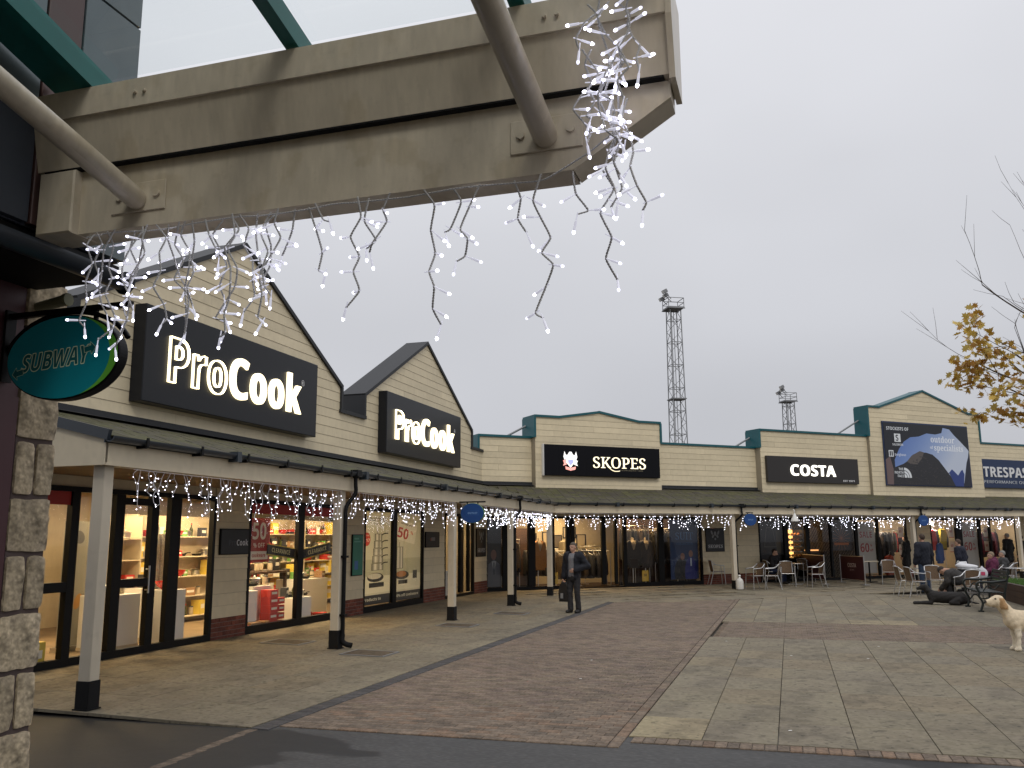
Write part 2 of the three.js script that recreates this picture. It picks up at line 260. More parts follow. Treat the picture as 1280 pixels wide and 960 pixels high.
{ // walkway along the gabled shops, rising a little towards them, and its kerb of dark setts
  const walk = struct('walkway'), gs = geoVariants(0.616, 0.906, 5, 0.003), W = 0.622, D = 0.912;
  for (let c = 0; c < 7; c++) for (let r = 0; r < 24; r++) {
    const x = -4.88 - (c + 0.5) * W, z = -7.53 - (r + 0.5) * D - (c % 2 ? 0 : 0), nb = (x + 9.45) * NB.x + (z + 27.2) * NB.z, na = x + 9.45;
    if (nb < Math.min(na - 0.3, 5.9)) continue;
    const m = lay('slab', gs, c === 3 && R() < 0.6 ? [K.slabBlue, K.slab[3]] : K.slab, walk, x, 0.02 * (4.58 - na), z); m.rotation.z = (m.rotation.y ? 1 : -1) * 0.02; 
  }
  const ss = geoVariants(0.185, 0.205, 3, 0.006);
  for (let i = 0; i < 92; i++) { const z = -7.6 - i * 0.21, nb = (-4.77 + 9.45) * NB.x + (z + 27.2) * NB.z; if (nb > 4.3) lay('sett', ss, K.sett, walk, -4.775, 0, z); }
  // walkway in front of the far shops
  const walkB = struct('walkway'); facade(walkB, FB);
  const gb = geoVariants(0.906, 0.906, 5, 0.003), gf = geoVariants(0.906, 0.694, 4, 0.003);
  for (let c = 0; c < 34; c++) for (let r = 0; r < 7; r++) {
    const u = -2 + (c + 0.5) * 0.912, n = r < 5 ? 0.02 + (r + 0.5) * 0.912 : 4.58 + (r - 4.5) * 0.7;
    const wx = CB.x + UB.x * u + NB.x * n; if (wx + 9.45 < n - 0.25) continue;
    const m = lay('slab', r < 5 ? gb : gf, K.slab, walkB, u, r < 5 ? 0.02 * (4.58 - n) + 0.006 : 0.006, n); if (r < 5) m.rotation.x = (m.rotation.y ? -1 : 1) * 0.02;
  }
  mesh('bedding', quad(V(-3, 0.066, 0), V(-3, -0.025, 4.58), V(30, -0.025, 4.58), V(30, 0.066, 0)), K.bed, walkB);
  mesh('bedding', quad(V(-9.5, 0.067, -7.54), V(-4.88, -0.025, -7.54), V(-4.88, -0.025, -29), V(-9.5, 0.067, -29)), K.bed, walk);
}
for (const [px, py, where] of [[462, 817, 'beside the second canopy post'], [360, 803, 'below the clearance window'], [640, 767, 'by the fourth canopy post'], [572, 782, 'beside the third canopy post']]) {
  const p = spot(px, py), t = thing('drain_cover', 'brown recessed inspection cover set in the slabs ' + where, 'drain cover', 'inspection covers in the walkway');
  t.position.set(p.x, p.y + 0.008, p.z); t.rotation.z = -0.02;
  mesh('frame', [bx(0.72, 0.012, 0.03, 0, 0, 0.28), bx(0.72, 0.012, 0.03, 0, 0, -0.28), bx(0.03, 0.012, 0.53, 0.345, 0, 0), bx(0.03, 0.012, 0.53, -0.345, 0, 0)], K.steel, t);
  mesh('tray', bx(0.65, 0.008, 0.52, 0, 0, 0), M([0.15, 0.115, 0.075], 0.9, { map: T.concrete }), t);
}

// ---------- the two shop ranges ----------
// convex outlines (along, height) clipped into boards
function clip(pts, nx, ny, c) { const o = []; for (let i = 0; i < pts.length; i++) { const a = pts[i], b = pts[(i + 1) % pts.length], da = a[0] * nx + a[1] * ny - c, db = b[0] * nx + b[1] * ny - c; if (da >= 0) o.push(a); if (da * db < 0) { const t = da / (da - db); o.push([a[0] + (b[0] - a[0]) * t, a[1] + (b[1] - a[1]) * t]); } } return o; }
function boards(parent, outline, n, back = 0.6, y0 = null) {
  const ys = outline.map((p) => p[1]), xs = outline.map((p) => p[0]), lo = Math.min(...ys), hi = Math.max(...ys);
  mesh('wall_core', poly(outline, back).translate(0, 0, n - back), K.backing, parent);
  const P = 0.2; let row = 0;
  for (let y = lo; y < hi - 0.02; y += P, row++) {
    let band = clip(clip(outline, 0, 1, y + 0.002), 0, -1, -(y + P - 0.003)); if (band.length < 3) continue;
    const x0 = Math.min(...xs), x1 = Math.max(...xs); let x = x0 + (row % 3) * 1.55 + 0.7, prev = x0 - 1; const cuts = [];
    while (x < x1 - 0.5) { cuts.push(x); x += 4.2; } cuts.push(x1 + 1);
    for (const c of cuts) {
      const q = clip(clip(band, 1, 0, prev + 0.002), -1, 0, -(c - 0.002)); prev = c;
      if (q.length < 3) continue; const w = Math.max(...q.map((p) => p[0])) - Math.min(...q.map((p) => p[0])); if (w < 0.03) continue;
      const g = poly(q, 0.02), p = g.attributes.position; for (let i = 0; i < p.count; i++) if (p.getZ(i) > 0.01 && p.getY(i) > y + P * 0.5) p.setZ(i, 0.013);   // lapped: the foot of each board stands proud
      g.computeVertexNormals(); muv(g); const uv = g.attributes.uv, du = R() * 3, dv = R() * 3; for (let i = 0; i < uv.count; i++) uv.setXY(i, uv.getX(i) + du, uv.getY(i) + dv);
      mesh('board', g, pick(K.board), parent).position.z = n;
    }
  }
}
// coping along an outline's top edges
function coping(parent, pts, n, mat, t = 0.085, back = 0.6, over = 0.05) {
  const L = [];
  for (let i = 0; i + 1 < pts.length; i++) {
    const [a, b] = [pts[i], pts[i + 1]], dx = b[0] - a[0], dy = b[1] - a[1], l = Math.hypot(dx, dy), depth = back + over + 0.03;
    const vertical = Math.abs(dx) < 1e-6, ext = vertical ? 0 : t * 0.5;
    L.push(bx(l + ext * 2, t, depth, 0, 0, 0).rotateZ(Math.atan2(dy, dx)).translate((a[0] + b[0]) / 2 + (-dy / l) * t * 0.3, (a[1] + b[1]) / 2 + (dx / l) * t * 0.3, n - back + depth / 2 - 0.015 + (i % 2) * 0.003));
  }
  mesh('coping', L, mat, parent);
}
// red brick plinth below a stretch of wall
function plinth(parent, s0, s1, n, y0, y1) {
  mesh('mortar_bed', b2(s0, s1, y0 - 0.1, y1 - 0.006, n - 0.12, n - 0.008), K.mortar, parent);
  const rows = Math.round((y1 - y0) / 0.075);
  for (let r = 0; r < rows; r++) for (let x = s0 - (r % 2 ? 0.1125 : 0); x < s1 - 0.02; x += 0.225) {
    const a = Math.max(s0, x + 0.005), b = Math.min(s1, x + 0.22); if (b - a < 0.03) continue;
    mesh('brick', bx(b - a, 0.065, 0.1, (a + b) / 2, y0 + r * 0.075 + 0.0375, n - 0.05 + rr(-0.001, 0.002)), pick(K.brick), parent);
  }
}
// black shop window: frame, upright bars, panes
function shopWindow(parent, s0, s1, n, y0, y1, mull = [], o = {}) {
  const w = grp(o.name ?? 'window', parent), f = 0.07, d = 0.09, L = [b2(s0, s0 + f, y0, y1, n - d, n), b2(s1 - f, s1, y0, y1, n - d, n), b2(s0 + f, s1 - f, y0, y0 + (o.sill ?? 0.13), n - d, n + 0.002), b2(s0 + f, s1 - f, y1 - f, y1, n - d, n + 0.002)];
  let prev = s0 + f; const ends = [];
  for (const m of mull) { const [a, b] = m.length ? m : [m - 0.05, m + 0.05]; L.push(b2(a, b, y0 + 0.13, y1 - f, n - d, n - 0.001)); ends.push([prev, a]); prev = b; }
  ends.push([prev, s1 - f]);
  for (const [a, b] of o.rails ?? []) for (const e of ends) if (e[0] + 0.05 > (o.railFrom ?? -9) && e[1] - 0.05 < (o.railTo ?? 99)) L.push(b2(e[0], e[1], a, b, n - d, n - 0.003));
  mesh('frame', L, K.black, w);
  if (o.head) for (const e of ends) mesh('header_strip', b2(e[0] + 0.004, e[1] - 0.004, y1 - f - o.head, y1 - f - 0.002, n - 0.06, n - 0.03), K.red, w);
  for (const e of ends) mesh('pane', quad(V(e[0], y0 + 0.1, n - 0.045), V(e[1], y0 + 0.1, n - 0.045), V(e[1], y1 - f, n - 0.045), V(e[0], y1 - f, n - 0.045)), K.glass, w);
  return w;
}
function lowWall(parent, s0, s1, n, o = {}) { // boarded wall with plinth under the canopy
  const base = o.base ?? 0.08, top = 0.43;
  plinth(parent, s0, s1, n, base - 0.02, top);
  boards(parent, [[s0, top], [s1, top], [s1, 2.72], [s0, 2.72]], n - 0.025, 0.12);
}
function room(parent, s0, s1, depth, n, wallMat, floorMat, y1 = 2.74) {
  mesh('interior_floor', b2(s0, s1, -0.05, 0.075, n - depth, n - 0.09), floorMat, parent);
  mesh('interior_ceiling', b2(s0, s1, y1, y1 + 0.15, n - depth, n - 0.02), K.plaster, parent);
  mesh('interior_wall', b2(s0 - 0.1, s1 + 0.1, 0, y1 + 0.1, n - depth - 0.15, n - depth), wallMat, parent);
  mesh('interior_wall', b2(s0 - 0.1, s0, 0, y1 + 0.05, n - depth, n - 0.1), wallMat, parent);
  mesh('interior_wall', b2(s1, s1 + 0.1, 0, y1 + 0.05, n - depth, n - 0.1), wallMat, parent);
}
const bA = thing('shop_building', 'cream boarded shop range with two steep gables edged in slate grey', 'building'); facade(bA, FA);
{
  const n = 0, gab = (a, m, b, pk) => [[a, 3.35], [b, 3.35], [b, 5.09], [m, pk], [a, 5.09]];
  const wall = grp('upper_wall', bA);
  boards(wall, [[6.9, 3.35], [9.75, 3.35], [9.75, 4.53], [6.9, 4.53]], n); boards(wall, gab(9.75, 13.67, 17.53, 7.13), n); boards(wall, [[17.53, 3.35], [18.72, 3.35], [18.72, 4.53], [17.53, 4.53]], n);
  boards(wall, gab(18.72, 22.48, 26.15, 7.12), n); boards(wall, [[26.15, 3.35], [27.2, 3.35], [27.2, 4.53], [26.15, 4.53]], n);
  coping(bA, [[6.9, 4.53], [9.75, 4.53], [9.75, 5.09], [13.67, 7.13], [17.53, 5.09], [17.53, 4.53], [18.72, 4.53], [18.72, 5.09], [22.48, 7.12], [26.15, 5.09], [26.15, 4.53], [27.25, 4.53]], n, K.slateCap, 0.08, 0.6);
  mesh('back_wall', [b2(6.9, 27.3, 2.9, 4.4, -0.8, -0.62), b2(6.9, 7.0, 0, 4.4, -6, -0.62), b2(6.9, 34, 2.9, 3.1, -6, -0.62)], K.backing, bA);
  // shopfront
  const q = 0.22;
  shopWindow(bA, 6.95, 9.82, q, 0.06, 2.45, [8.4], { head: 0.18, rails: [[1.05, 1.18]] });
  shopWindow(bA, 9.82, 12.94, q, 0.06, 2.45, [[10.58, 10.76], [11.34, 11.5], [11.78, 12.03]], { name: 'entrance', rails: [[1.05, 1.17], [2.24, 2.34]], railFrom: 10.5, railTo: 11.6 });
  mesh('handle', [cy(V(11.28, 0.95, q + 0.06), V(11.28, 1.35, q + 0.06), 0.014), cy(V(11.28, 1.0, q), V(11.28, 1.0, q + 0.06), 0.01), cy(V(11.28, 1.3, q), V(11.28, 1.3, q + 0.06), 0.01)], K.alu, bA);
  lowWall(bA, 12.94, 13.92, q); 
  shopWindow(bA, 13.92, 17.38, q, 0.06, 2.45, [[15.62, 15.83]], { head: 0.18, sill: 0.16 });
  lowWall(bA, 17.38, 18.48, q);
  shopWindow(bA, 18.48, 21.95, q, 0.06, 2.45, [[20.03, 20.25]], { sill: 0.16 });
  lowWall(bA, 21.95, 23.45, q);
  shopWindow(bA, 23.45, 25.9, q, 0.06, 2.45, [[24.7, 24.95], 25.45], { name: 'entrance', sill: 0.1 });
  lowWall(bA, 25.9, 27.1, q);
  mesh('lintel', b2(6.95, 27.15, 2.45, 2.72, 0.06, q - 0.03), K.cream, bA);
  room(bA, 6.95, 23.2, 4.6, q, K.plaster, K.shopFloor); room(bA, 23.3, 27.0, 3.4, q, K.plaster, K.shopFloor);
}
const bB = thing('shop_building', 'cream boarded shop range with stepped teal-edged parapets behind the cafe chairs', 'building'); facade(bB, FB);
{
  const secs = [ // outline, plane, depth of the parapet
    [[[-0.1, 3.35], [1.85, 3.35], [1.85, 5.05], [-0.1, 5.05]], 0, 0.5],
    [[[1.81, 3.3], [6.78, 3.3], [6.78, 5.75], [5.88, 5.75], [4.29, 6.0], [2.71, 5.75], [1.81, 5.75]], 0.3, 0.85],
    [[[6.7, 3.35], [11.4, 3.35], [11.4, 5.06], [6.7, 5.06]], 0, 0.5],
    [[[11.3, 3.3], [16.85, 3.3], [16.85, 5.72], [11.3, 5.72]], 0.3, 0.72],
    [[[16.8, 3.3], [23.32, 3.3], [23.32, 6.92], [22.7, 6.92], [20.02, 7.74], [17.42, 6.92], [16.8, 6.92]], 0.45, 0.65],
    [[[23.2, 3.35], [33, 3.35], [33, 5.72], [23.2, 5.72]], 0.2, 0.5]];
  const wall = grp('upper_wall', bB);
  for (const [o, n, back] of secs) boards(wall, o, n, back);
  const tops = [[[-0.1, 4.6], [-0.1, 5.05], [1.85, 5.05]], [[1.81, 5.05], [1.81, 5.75], [2.71, 5.75], [4.29, 6.0], [5.88, 5.75], [6.78, 5.75], [6.78, 5.05]], [[6.78, 5.06], [11.35, 5.06]], [[11.3, 5.06], [11.3, 5.72], [16.85, 5.72]], [[16.8, 5.72], [16.8, 6.92], [17.42, 6.92], [20.02, 7.74], [22.7, 6.92], [23.32, 6.92], [23.32, 5.72]], [[23.35, 5.72], [33, 5.72]]];
  tops.forEach((t, i) => coping(bB, t, secs[i][1], K.teal, 0.075, secs[i][2], 0.045));
  for (const [x, y, n] of [[1.78, 5.5, -0.3], [11.25, 5.48, -0.2], [16.75, 6.4, 0]]) mesh('brace', cy(V(x, y, n), V(x - 1.6, y - 0.85, n - 0.1), 0.035), K.steel, bB);
  mesh('back_wall', [b2(-0.3, 33, 2.9, 4.7, -0.8, -0.62), b2(-6, 33, 2.9, 3.1, -6, -0.62)], K.backing, bB);
  const q = 0.22, by = 0.08;
  shopWindow(bB, 0.02, 0.72, q, by, 2.45, [], { sill: 0.12 });
  shopWindow(bB, 0.72, 3.05, q, by, 2.45, [[0.72, 0.92], [1.56, 1.82], 2.48], { sill: 0.12 });
  shopWindow(bB, 3.05, 5.26, q, by - 0.02, 2.45, [[3.15, 3.3], [4.34, 4.5], 4.9], { name: 'entrance', sill: 0.06 });
  shopWindow(bB, 5.26, 8.5, q, by, 2.45, [[6.63, 6.86]], { sill: 0.14 });
  lowWall(bB, 8.5, 11.08, q);
  shopWindow(bB, 11.08, 15.98, q, by, 2.45, [[12.3, 12.5], [13.35, 13.55], 14.65], { sill: 0.1 });
  shopWindow(bB, 15.98, 18.75, q, by, 2.45, [[17.08, 17.2]], { sill: 0.12 });
  lowWall(bB, 18.75, 20.1, q);
  shopWindow(bB, 20.1, 25.5, q, by, 2.45, [[21.62, 22.0], [23.02, 23.18], 23.75], { sill: 0.12 });
  lowWall(bB, 25.5, 31, q);
  mesh('lintel', b2(0.02, 31, 2.45, 2.72, 0.06, q - 0.03), K.cream, bB);
  room(bB, 0.02, 10.0, 3.6, q, K.plaster, K.shopDark); room(bB, 10.1, 15.9, 4, q, K.shopDark, K.shopDark); room(bB, 16, 26, 3.4, q, K.plaster, K.shopFloor);
}
// ---------- canopies ----------
function canopy(label, F, s0, s1, s1wall, endPanel, nearTiles, s0wall = s0) {
  const c = thing('canopy', label, 'canopy'); facade(c, F);
  const n1 = 2.72, yE = 2.80, yW = 3.44, edge = (n, a, b) => a + (b - a) * (n1 - n) / n1;    // ends run along the mitre
  const a = (n) => edge(n, s0, s0wall), b = (n) => edge(n, s1, s1wall), yr = (n) => yE + (yW - yE) * (n1 - n) / n1;
  mesh('fascia', b2(s0, s1, 2.49, 2.735, n1 - 0.045, n1), K.cream, c);
  mesh('fascia_trim', b2(s0, s1, 2.49, 2.515, n1 - 0.06, n1 + 0.008), K.cream, c);
  mesh('beam', b2(s0, s1, 2.5, 2.72, n1 - 0.24, n1 - 0.09), K.cream, c);
  // boarded underside
  for (let n = 0.24; n < n1 - 0.3; n += 0.16) { const m = n + 0.152, e = Math.min(m, n1 - 0.25); mesh('soffit_board', mg([bx(b(n) - a(n) - 0.02, 0.018, e - n, (a(n) + b(n)) / 2, 2.6, (n + e) / 2)]), K.soffit, c); }
  mesh('roof_deck', mg([quad(V(a(n1), yE - 0.02, n1 + 0.02), V(b(n1), yE - 0.02, n1 + 0.02), V(b(0), yW - 0.02, 0), V(a(0), yW - 0.02, 0)), quad(V(a(n1), 2.66, n1 - 0.05), V(b(n1), 2.66, n1 - 0.05), V(b(0), 2.66, 0.05), V(a(0), 2.66, 0.05))]), K.backing, c);
  mesh('flashing', mg([bx(s1wall - s0wall, 0.17, 0.05, (s0wall + s1wall) / 2, yW + 0.05, 0.035), quad(V(s0wall, yW + 0.012, 0.22), V(s1wall, yW + 0.012, 0.22), V(s1wall, yW + 0.06, 0.02), V(s0wall, yW + 0.06, 0.02))]), K.slateCap, c);
  // slates
  const rows = 14, sl = Math.atan2(yW - yE, n1), step = n1 / rows, list = [];
  for (let r = 0; r < rows; r++) { const n = n1 + 0.035 - (r + 0.5) * step, x0 = a(n), x1 = b(n); for (let x = x0 - (r % 2 ? 0.15 : 0); x < x1; x += 0.3) { const l = Math.max(x, x0), e = Math.min(x + 0.296, x1); if (e - l > 0.24) list.push([(l + e) / 2, yr(n) + 0.012, n]); } }
  const tg = [0, 1, 2].map((i) => { const g = bx(0.292, 0.012, step * 1.25 / Math.cos(sl), 0, 0, 0, -0 + 0.055, 0, 0); muv(g); const uv = g.attributes.uv; for (let k = 0; k < uv.count; k++) uv.setXY(k, uv.getX(k) + i * 1.37, uv.getY(k) + i * 0.61); return g; });
  const near = nearTiles ? list.slice().sort((p, q) => p[0] - q[0]).slice(0, 300) : [];
  for (const [x, y, n] of near) { const m = mesh('slate', pick(tg), pick(K.tile), c); m.position.set(x, y + rr(-0.002, 0.003), n); m.rotation.x = sl; }
  const seen = new Set(near), rest = list.filter((t) => !seen.has(t));
  for (let k = 0; k < 3; k++) {
    const mine = rest.filter((_, i) => (hash(i, 9, 2) * 3 | 0) === k), im = new THREE.InstancedMesh(tg[k], K.tile[0], mine.length), o = new THREE.Object3D(), col = new THREE.Color();
    mine.forEach(([x, y, n], i) => { o.position.set(x, y + rr(-0.002, 0.003), n); o.rotation.x = sl; o.updateMatrix(); im.setMatrixAt(i, o.matrix); const p = fbm((x / 11 + 3) % 1, n / 11, 11, 3, 17), f = rr(0.8, 1.2) * (0.75 + 0.5 * p); im.setColorAt(i, col.setRGB(f * (1.08 - 0.1 * p), f, f * (1.1 - 0.35 * p))); });
    im.name = 'slate_field'; im.userData.kind = 'stuff'; im.castShadow = im.receiveShadow = true; c.add(im);
  }
  if (endPanel) {
    mesh('end_panel', poly([[0, 2.49], [n1, 2.49], [n1, yE - 0.03], [0, yW - 0.03]], 0.04).rotateY(-Math.PI / 2).translate(s0 + 0.03, 0, 0), K.cream, c);
    mesh('verge', bar(V(s0 - 0.02, yE + 0.0, n1 + 0.05), V(s0 - 0.02, yW + 0.03, 0), 0.05, 0.11), K.gutter, c);
  }
  return c;
}
const canA = canopy('slate roofed canopy on cream posts along the gabled shops', FA, 7.5, 26.02, 27.2, true, true);
const canB = canopy('slate roofed canopy along the far shops with the cafe', FB, 1.19, 31, 31, false, false, 0);
function gutter(label, F, s0, s1) {
  const g = thing('gutter', label, 'gutter', 'canopy gutters'); facade(g, F);
  const sh = new THREE.Shape(); sh.absarc(0, 0, 0.062, Math.PI, 2 * Math.PI); sh.lineTo(0.052, 0); sh.absarc(0, 0, 0.052, 2 * Math.PI, Math.PI, true);
  const ex = flat(new THREE.ExtrudeGeometry(sh, { depth: s1 - s0, bevelEnabled: false, curveSegments: 8 })).rotateY(Math.PI / 2).translate(s0, 2.785, 2.79);
  mesh('trough', mg([ex, b2(s0, s1, 2.72, 2.80, 2.722, 2.735)]), K.gutter, g);
  for (let s = s0 + 0.5; s < s1; s += 0.95) mesh('bracket', mg([bx(0.03, 0.03, 0.14, s, 2.712, 2.77), bx(0.035, 0.1, 0.012, s, 2.76, 2.858)]), K.black, g);
  for (let s = s0 + 2.2; s < s1; s += 3.6) mesh('joint', bx(0.09, 0.13, 0.135, s, 2.752, 2.793), K.gutter, g);
  return g;
}
gutter('dark half round gutter along the eaves below the two gables', FA, 7.46, 26.02);
gutter('dark half round gutter along the eaves of the far shops', FB, 1.19, 31);
// posts and downpipes
function post(p, turn, label, h = 2.5) {
  const t = thing('canopy_post', label, 'post', 'canopy posts'); t.position.copy(p); t.rotation.y = turn;
  mesh('shaft', rbx(0.145, h - 0.27 - p.y, 0.145, 0.008, 0, (h + 0.27 - p.y) / 2, 0), K.creamPost, t); mesh('boot', mg([rbx(0.165, 0.28, 0.165, 0.006, 0, 0.14, 0), bx(0.19, 0.012, 0.19, 0, 0.006, 0)]), K.blackMatt, t);
}
function downpipe(F, s, n0, side, label) {
  const front = F === FA, n = n0 + (front ? 0.112 : 0.02);
  const t = thing('downpipe', label, 'downpipe', 'black rainwater downpipes'); facade(t, F); const y0 = groundY(...(F === FA ? [onA(s, 0, n).x, onA(s, 0, n).z] : [onB(s, 0, n).x, onB(s, 0, n).z]));
  const x = s + (front ? 0.01 : side * 0.115), xo = s + side * (front ? 0.12 : 0.22);
  mesh('pipe', mg([tube([V(xo, 2.73, 2.79), V(xo, 2.6, 2.79), V(xo, 2.45, 2.79), V(x + 0.03, 2.28, n + 0.02), V(x, 2.18, n), V(x, 2.0, n)], 0.034, 8, 24), cy(V(x, 2.0, n), V(x, y0 + 0.2, n), 0.034)]), K.black, t);
  mesh('shoe', mg([tube([V(x, y0 + 0.22, n), V(x, y0 + 0.12, n), V(x + 0.03, y0 + 0.07, n + 0.05), V(x + 0.05, y0 + 0.05, n + 0.14)], 0.042, 8, 16)]), K.blackMatt, t);
  for (const y of [0.55, 1.45]) mesh('clip', bx(0.1, 0.035, 0.1, x, y, n), K.black, t);
  mesh('outlet', mg([cy(V(xo, 2.69, 2.79), V(xo, 2.77, 2.79), 0.045, 0.068), bx(0.15, 0.1, 0.13, xo, 2.775, 2.795)]), K.black, t);
}
[['at the open canopy corner', 7.66], ['before the clearance window', 12.85], ['with the blue oval sign hanging after it', 17.9], ['with a downpipe, opposite the tailor plaque', 22.1], ['at the inner corner where the two canopies meet', 26.0]].forEach(([w, s]) => { const p = onA(s, 0, 2.57); p.y = groundY(p.x, p.z) + 0.002; post(p, 0, 'square cream canopy post with black foot ' + w); });
[['beside the white plastic container', 8.0], ['in front of the outdoor clothing windows', 16.4], ['behind the raised planting bed', 22.3]].forEach(([w, u]) => { const p = onB(u, 0, 2.55); p.y = groundY(p.x, p.z) + 0.008; post(p, FB.r, 'square cream canopy post with black foot ' + w); });
downpipe(FA, 12.85, 2.57, 1, 'black downpipe strapped to the canopy post by the clearance window'); downpipe(FA, 22.1, 2.57, 1, 'black downpipe strapped to the post opposite the tailor plaque');
downpipe(FB, 8.0, 2.55, 1, 'black downpipe beside the white plastic container'); downpipe(FB, 16.4, 2.55, 1, 'black downpipe in front of the outdoor clothing windows');

// ---------- shop signs ----------
const FS = {}; for (const k of ['sans_bold', 'sans_regular', 'serif_regular', 'serif_bold']) FS[k] = await new FontLoader().loadAsync('fonts/droid/droid_' + k + '.typeface.json');
function glyphs(str, font) { // [{ch, shapes, x}] in units of one em
  const d = FS[font].data, out = []; let x = 0;
  for (const ch of str) { if (ch !== ' ') out.push({ ch, x, shapes: FS[font].generateShapes(ch, 1) }); x += (d.glyphs[ch]?.ha ?? 600) / d.resolution * (d.resolution / d.resolution); }
  return out;
}
function lettering(parent, str, font, x0, x1, y0, y1, z, depth, mat, o = {}) {
  const gl = glyphs(str, font), box = new THREE.Box2(), pt = (g) => g.shapes.flatMap((s) => s.getPoints(6).map((p) => new THREE.Vector2(p.x + g.x, p.y)));
  for (const g of gl) for (const p of pt(g)) box.expandByPoint(p);
  const sx = (x1 - x0) / (box.max.x - box.min.x), sy = (y1 - y0) / (box.max.y - box.min.y);
  gl.forEach((g, i) => {
    if (o.outline?.includes(i)) {
      const L = []; for (const s of g.shapes) for (const c of [s.getPoints(8), ...s.holes.map((h) => h.getPoints(8))]) {
        const P = c.map((p) => V(x0 + (p.x + g.x - box.min.x) * sx, y0 + (p.y - box.min.y) * sy, z + depth / 2));
        for (let k = 0; k < P.length; k++) { const a = P[k], b = P[(k + 1) % P.length]; if (a.distanceTo(b) > 0.002) L.push(bar(a, b, o.line, depth), cy(a.clone().add(V(0, 0, -depth / 2)), a.clone().add(V(0, 0, depth / 2)), o.line / 2, o.line / 2, 6)); }
      }
      mesh('letter', mg(L), mat, parent);
    } else {
      const geo = flat(new THREE.ExtrudeGeometry(g.shapes, { depth: 1, bevelEnabled: false, curveSegments: 6 })).translate(g.x - box.min.x, -box.min.y, 0).scale(sx, sy, depth).translate(x0, y0, z);
      mesh('letter', geo, mat, parent);
    }
  });
}
const litWarm = glow([1, 0.84, 0.5], 2.4), litGold = glow([1, 0.84, 0.5], 1.5), litWhite = glow([1, 0.95, 0.82], 2.0), paintWhite = M([0.72, 0.72, 0.72], 0.5);
function fasciaSign(label, F, x0, x1, y0, y1, z0, z1, mat) { const t = thing('shop_sign', label, 'sign'); facade(t, F); mesh('panel', rbx(x1 - x0, y1 - y0, z1 - z0, 0.012, (x0 + x1) / 2, (y0 + y1) / 2, (z0 + z1) / 2), mat, t); return t; }
for (const [x0, x1, a, b, w] of [[10.9, 16.1, 11.45, 15.42, 'the gable above the entrance doors'], [19.47, 24.6, 19.95, 23.98, 'the gable above the cookware poster']]) {
  const t = fasciaSign('black box sign with glowing half outlined lettering on ' + w, FA, x0, x1, 3.8, 5.31, 0.01, 0.25, K.signBlack);
  lettering(t, 'ProCook', 'sans_bold', a, b, 4.17, 4.95, 0.25, 0.045, litWarm, { outline: [0, 1, 2], line: 0.019 });
  const ring = new THREE.RingGeometry(0.05, 0.06, 20).translate(b + 0.1, 4.83, 0.253); mesh('mark', ring, paintWhite, t);
  lettering(t, 'R', 'sans_bold', b + 0.078, b + 0.122, 4.803, 4.857, 0.25, 0.004, paintWhite);
}
{
  const t = fasciaSign('black sign with gold glowing serif letters and a lit crest', FB, 2.05, 6.64, 3.79, 4.82, 0.32, 0.46, M([0.004, 0.004, 0.006], 0.4, { specularIntensity: 0.3 }));
  mesh('trim', [b2(2.03, 2.05, 3.78, 4.83, 0.32, 0.47)], paintWhite, t); mesh('joint', [b2(2.63, 2.635, 3.8, 4.81, 0.46, 0.463), b2(3.66, 3.665, 3.8, 4.81, 0.46, 0.463)], K.black, t);
  lettering(t, 'SKOPES', 'serif_regular', 3.92, 6.03, 4.08, 4.46, 0.46, 0.02, litGold);
  mesh('letter_swash', tube([V(4.55, 4.1, 0.47), V(4.64, 4.03, 0.47), V(4.76, 3.985, 0.47), V(4.9, 3.985, 0.47), V(4.97, 4.0, 0.47)], 0.012, 6, 20), litGold, t);
  lettering(t, 'ESTABLISHED 1948', 'sans_regular', 5.0, 5.92, 4.0, 4.04, 0.46, 0.006, M([0.25, 0.22, 0.15], 0.6));
  // crest: bird with raised wings over a shield and a ribbon
  const cr = grp('crest', t), W = glow([1, 0.95, 0.9], 1.1), Rd = glow([1, 0.16, 0.08], 0.9), Bl = glow([0.16, 0.2, 0.75], 0.7), at = (g, z) => g.translate(3.04, 4.3, 0.46 + z);
  mesh('shield', at(poly([[-0.15, 0.05], [0.15, 0.05], [0.15, -0.08], [0, -0.24], [-0.15, -0.08]], 0.02), 0.004), W, cr);
  mesh('field', at(poly([[-0.1, 0.03], [0.1, 0.03], [0.1, -0.07], [0, -0.17], [-0.1, -0.07]], 0.006), 0.025), Bl, cr);
  for (const s of [-1, 1]) { mesh('wing', at(poly([[0.04 * s, 0.05], [0.1 * s, 0.06], [0.22 * s, 0.02], [0.26 * s, 0.12], [0.22 * s, 0.3], [0.17 * s, 0.16], [0.12 * s, 0.2]], 0.015), 0.003), W, cr); mesh('supporter', at(poly([[0.16 * s, 0.02], [0.28 * s, 0.0], [0.24 * s, -0.1], [0.28 * s, -0.18], [0.15 * s, -0.14]], 0.012), 0.003), s < 0 ? Rd : W, cr); }
  mesh('head', at(poly([[-0.08, 0.04], [0.08, 0.04], [0.09, 0.2], [0.04, 0.29], [-0.04, 0.29], [-0.09, 0.2]], 0.018), 0.005), W, cr); mesh('ribbon', at(poly([[-0.2, -0.2], [0, -0.25], [0.2, -0.2], [0.18, -0.3], [0, -0.34], [-0.18, -0.3]], 0.014), 0.006), Rd, cr);
}
{
  const t = fasciaSign('charcoal sign with glowing white rounded cafe letters', FB, 11.48, 16.1, 3.77, 4.76, 0.32, 0.44, M([0.022, 0.018, 0.016], 0.4));
  lettering(t, 'COSTA', 'sans_bold', 12.6, 14.87, 4.03, 4.46, 0.44, 0.03, litWhite);
  lettering(t, 'EST 1971', 'sans_bold', 15.25, 15.84, 3.85, 3.92, 0.44, 0.01, paintWhite);
}
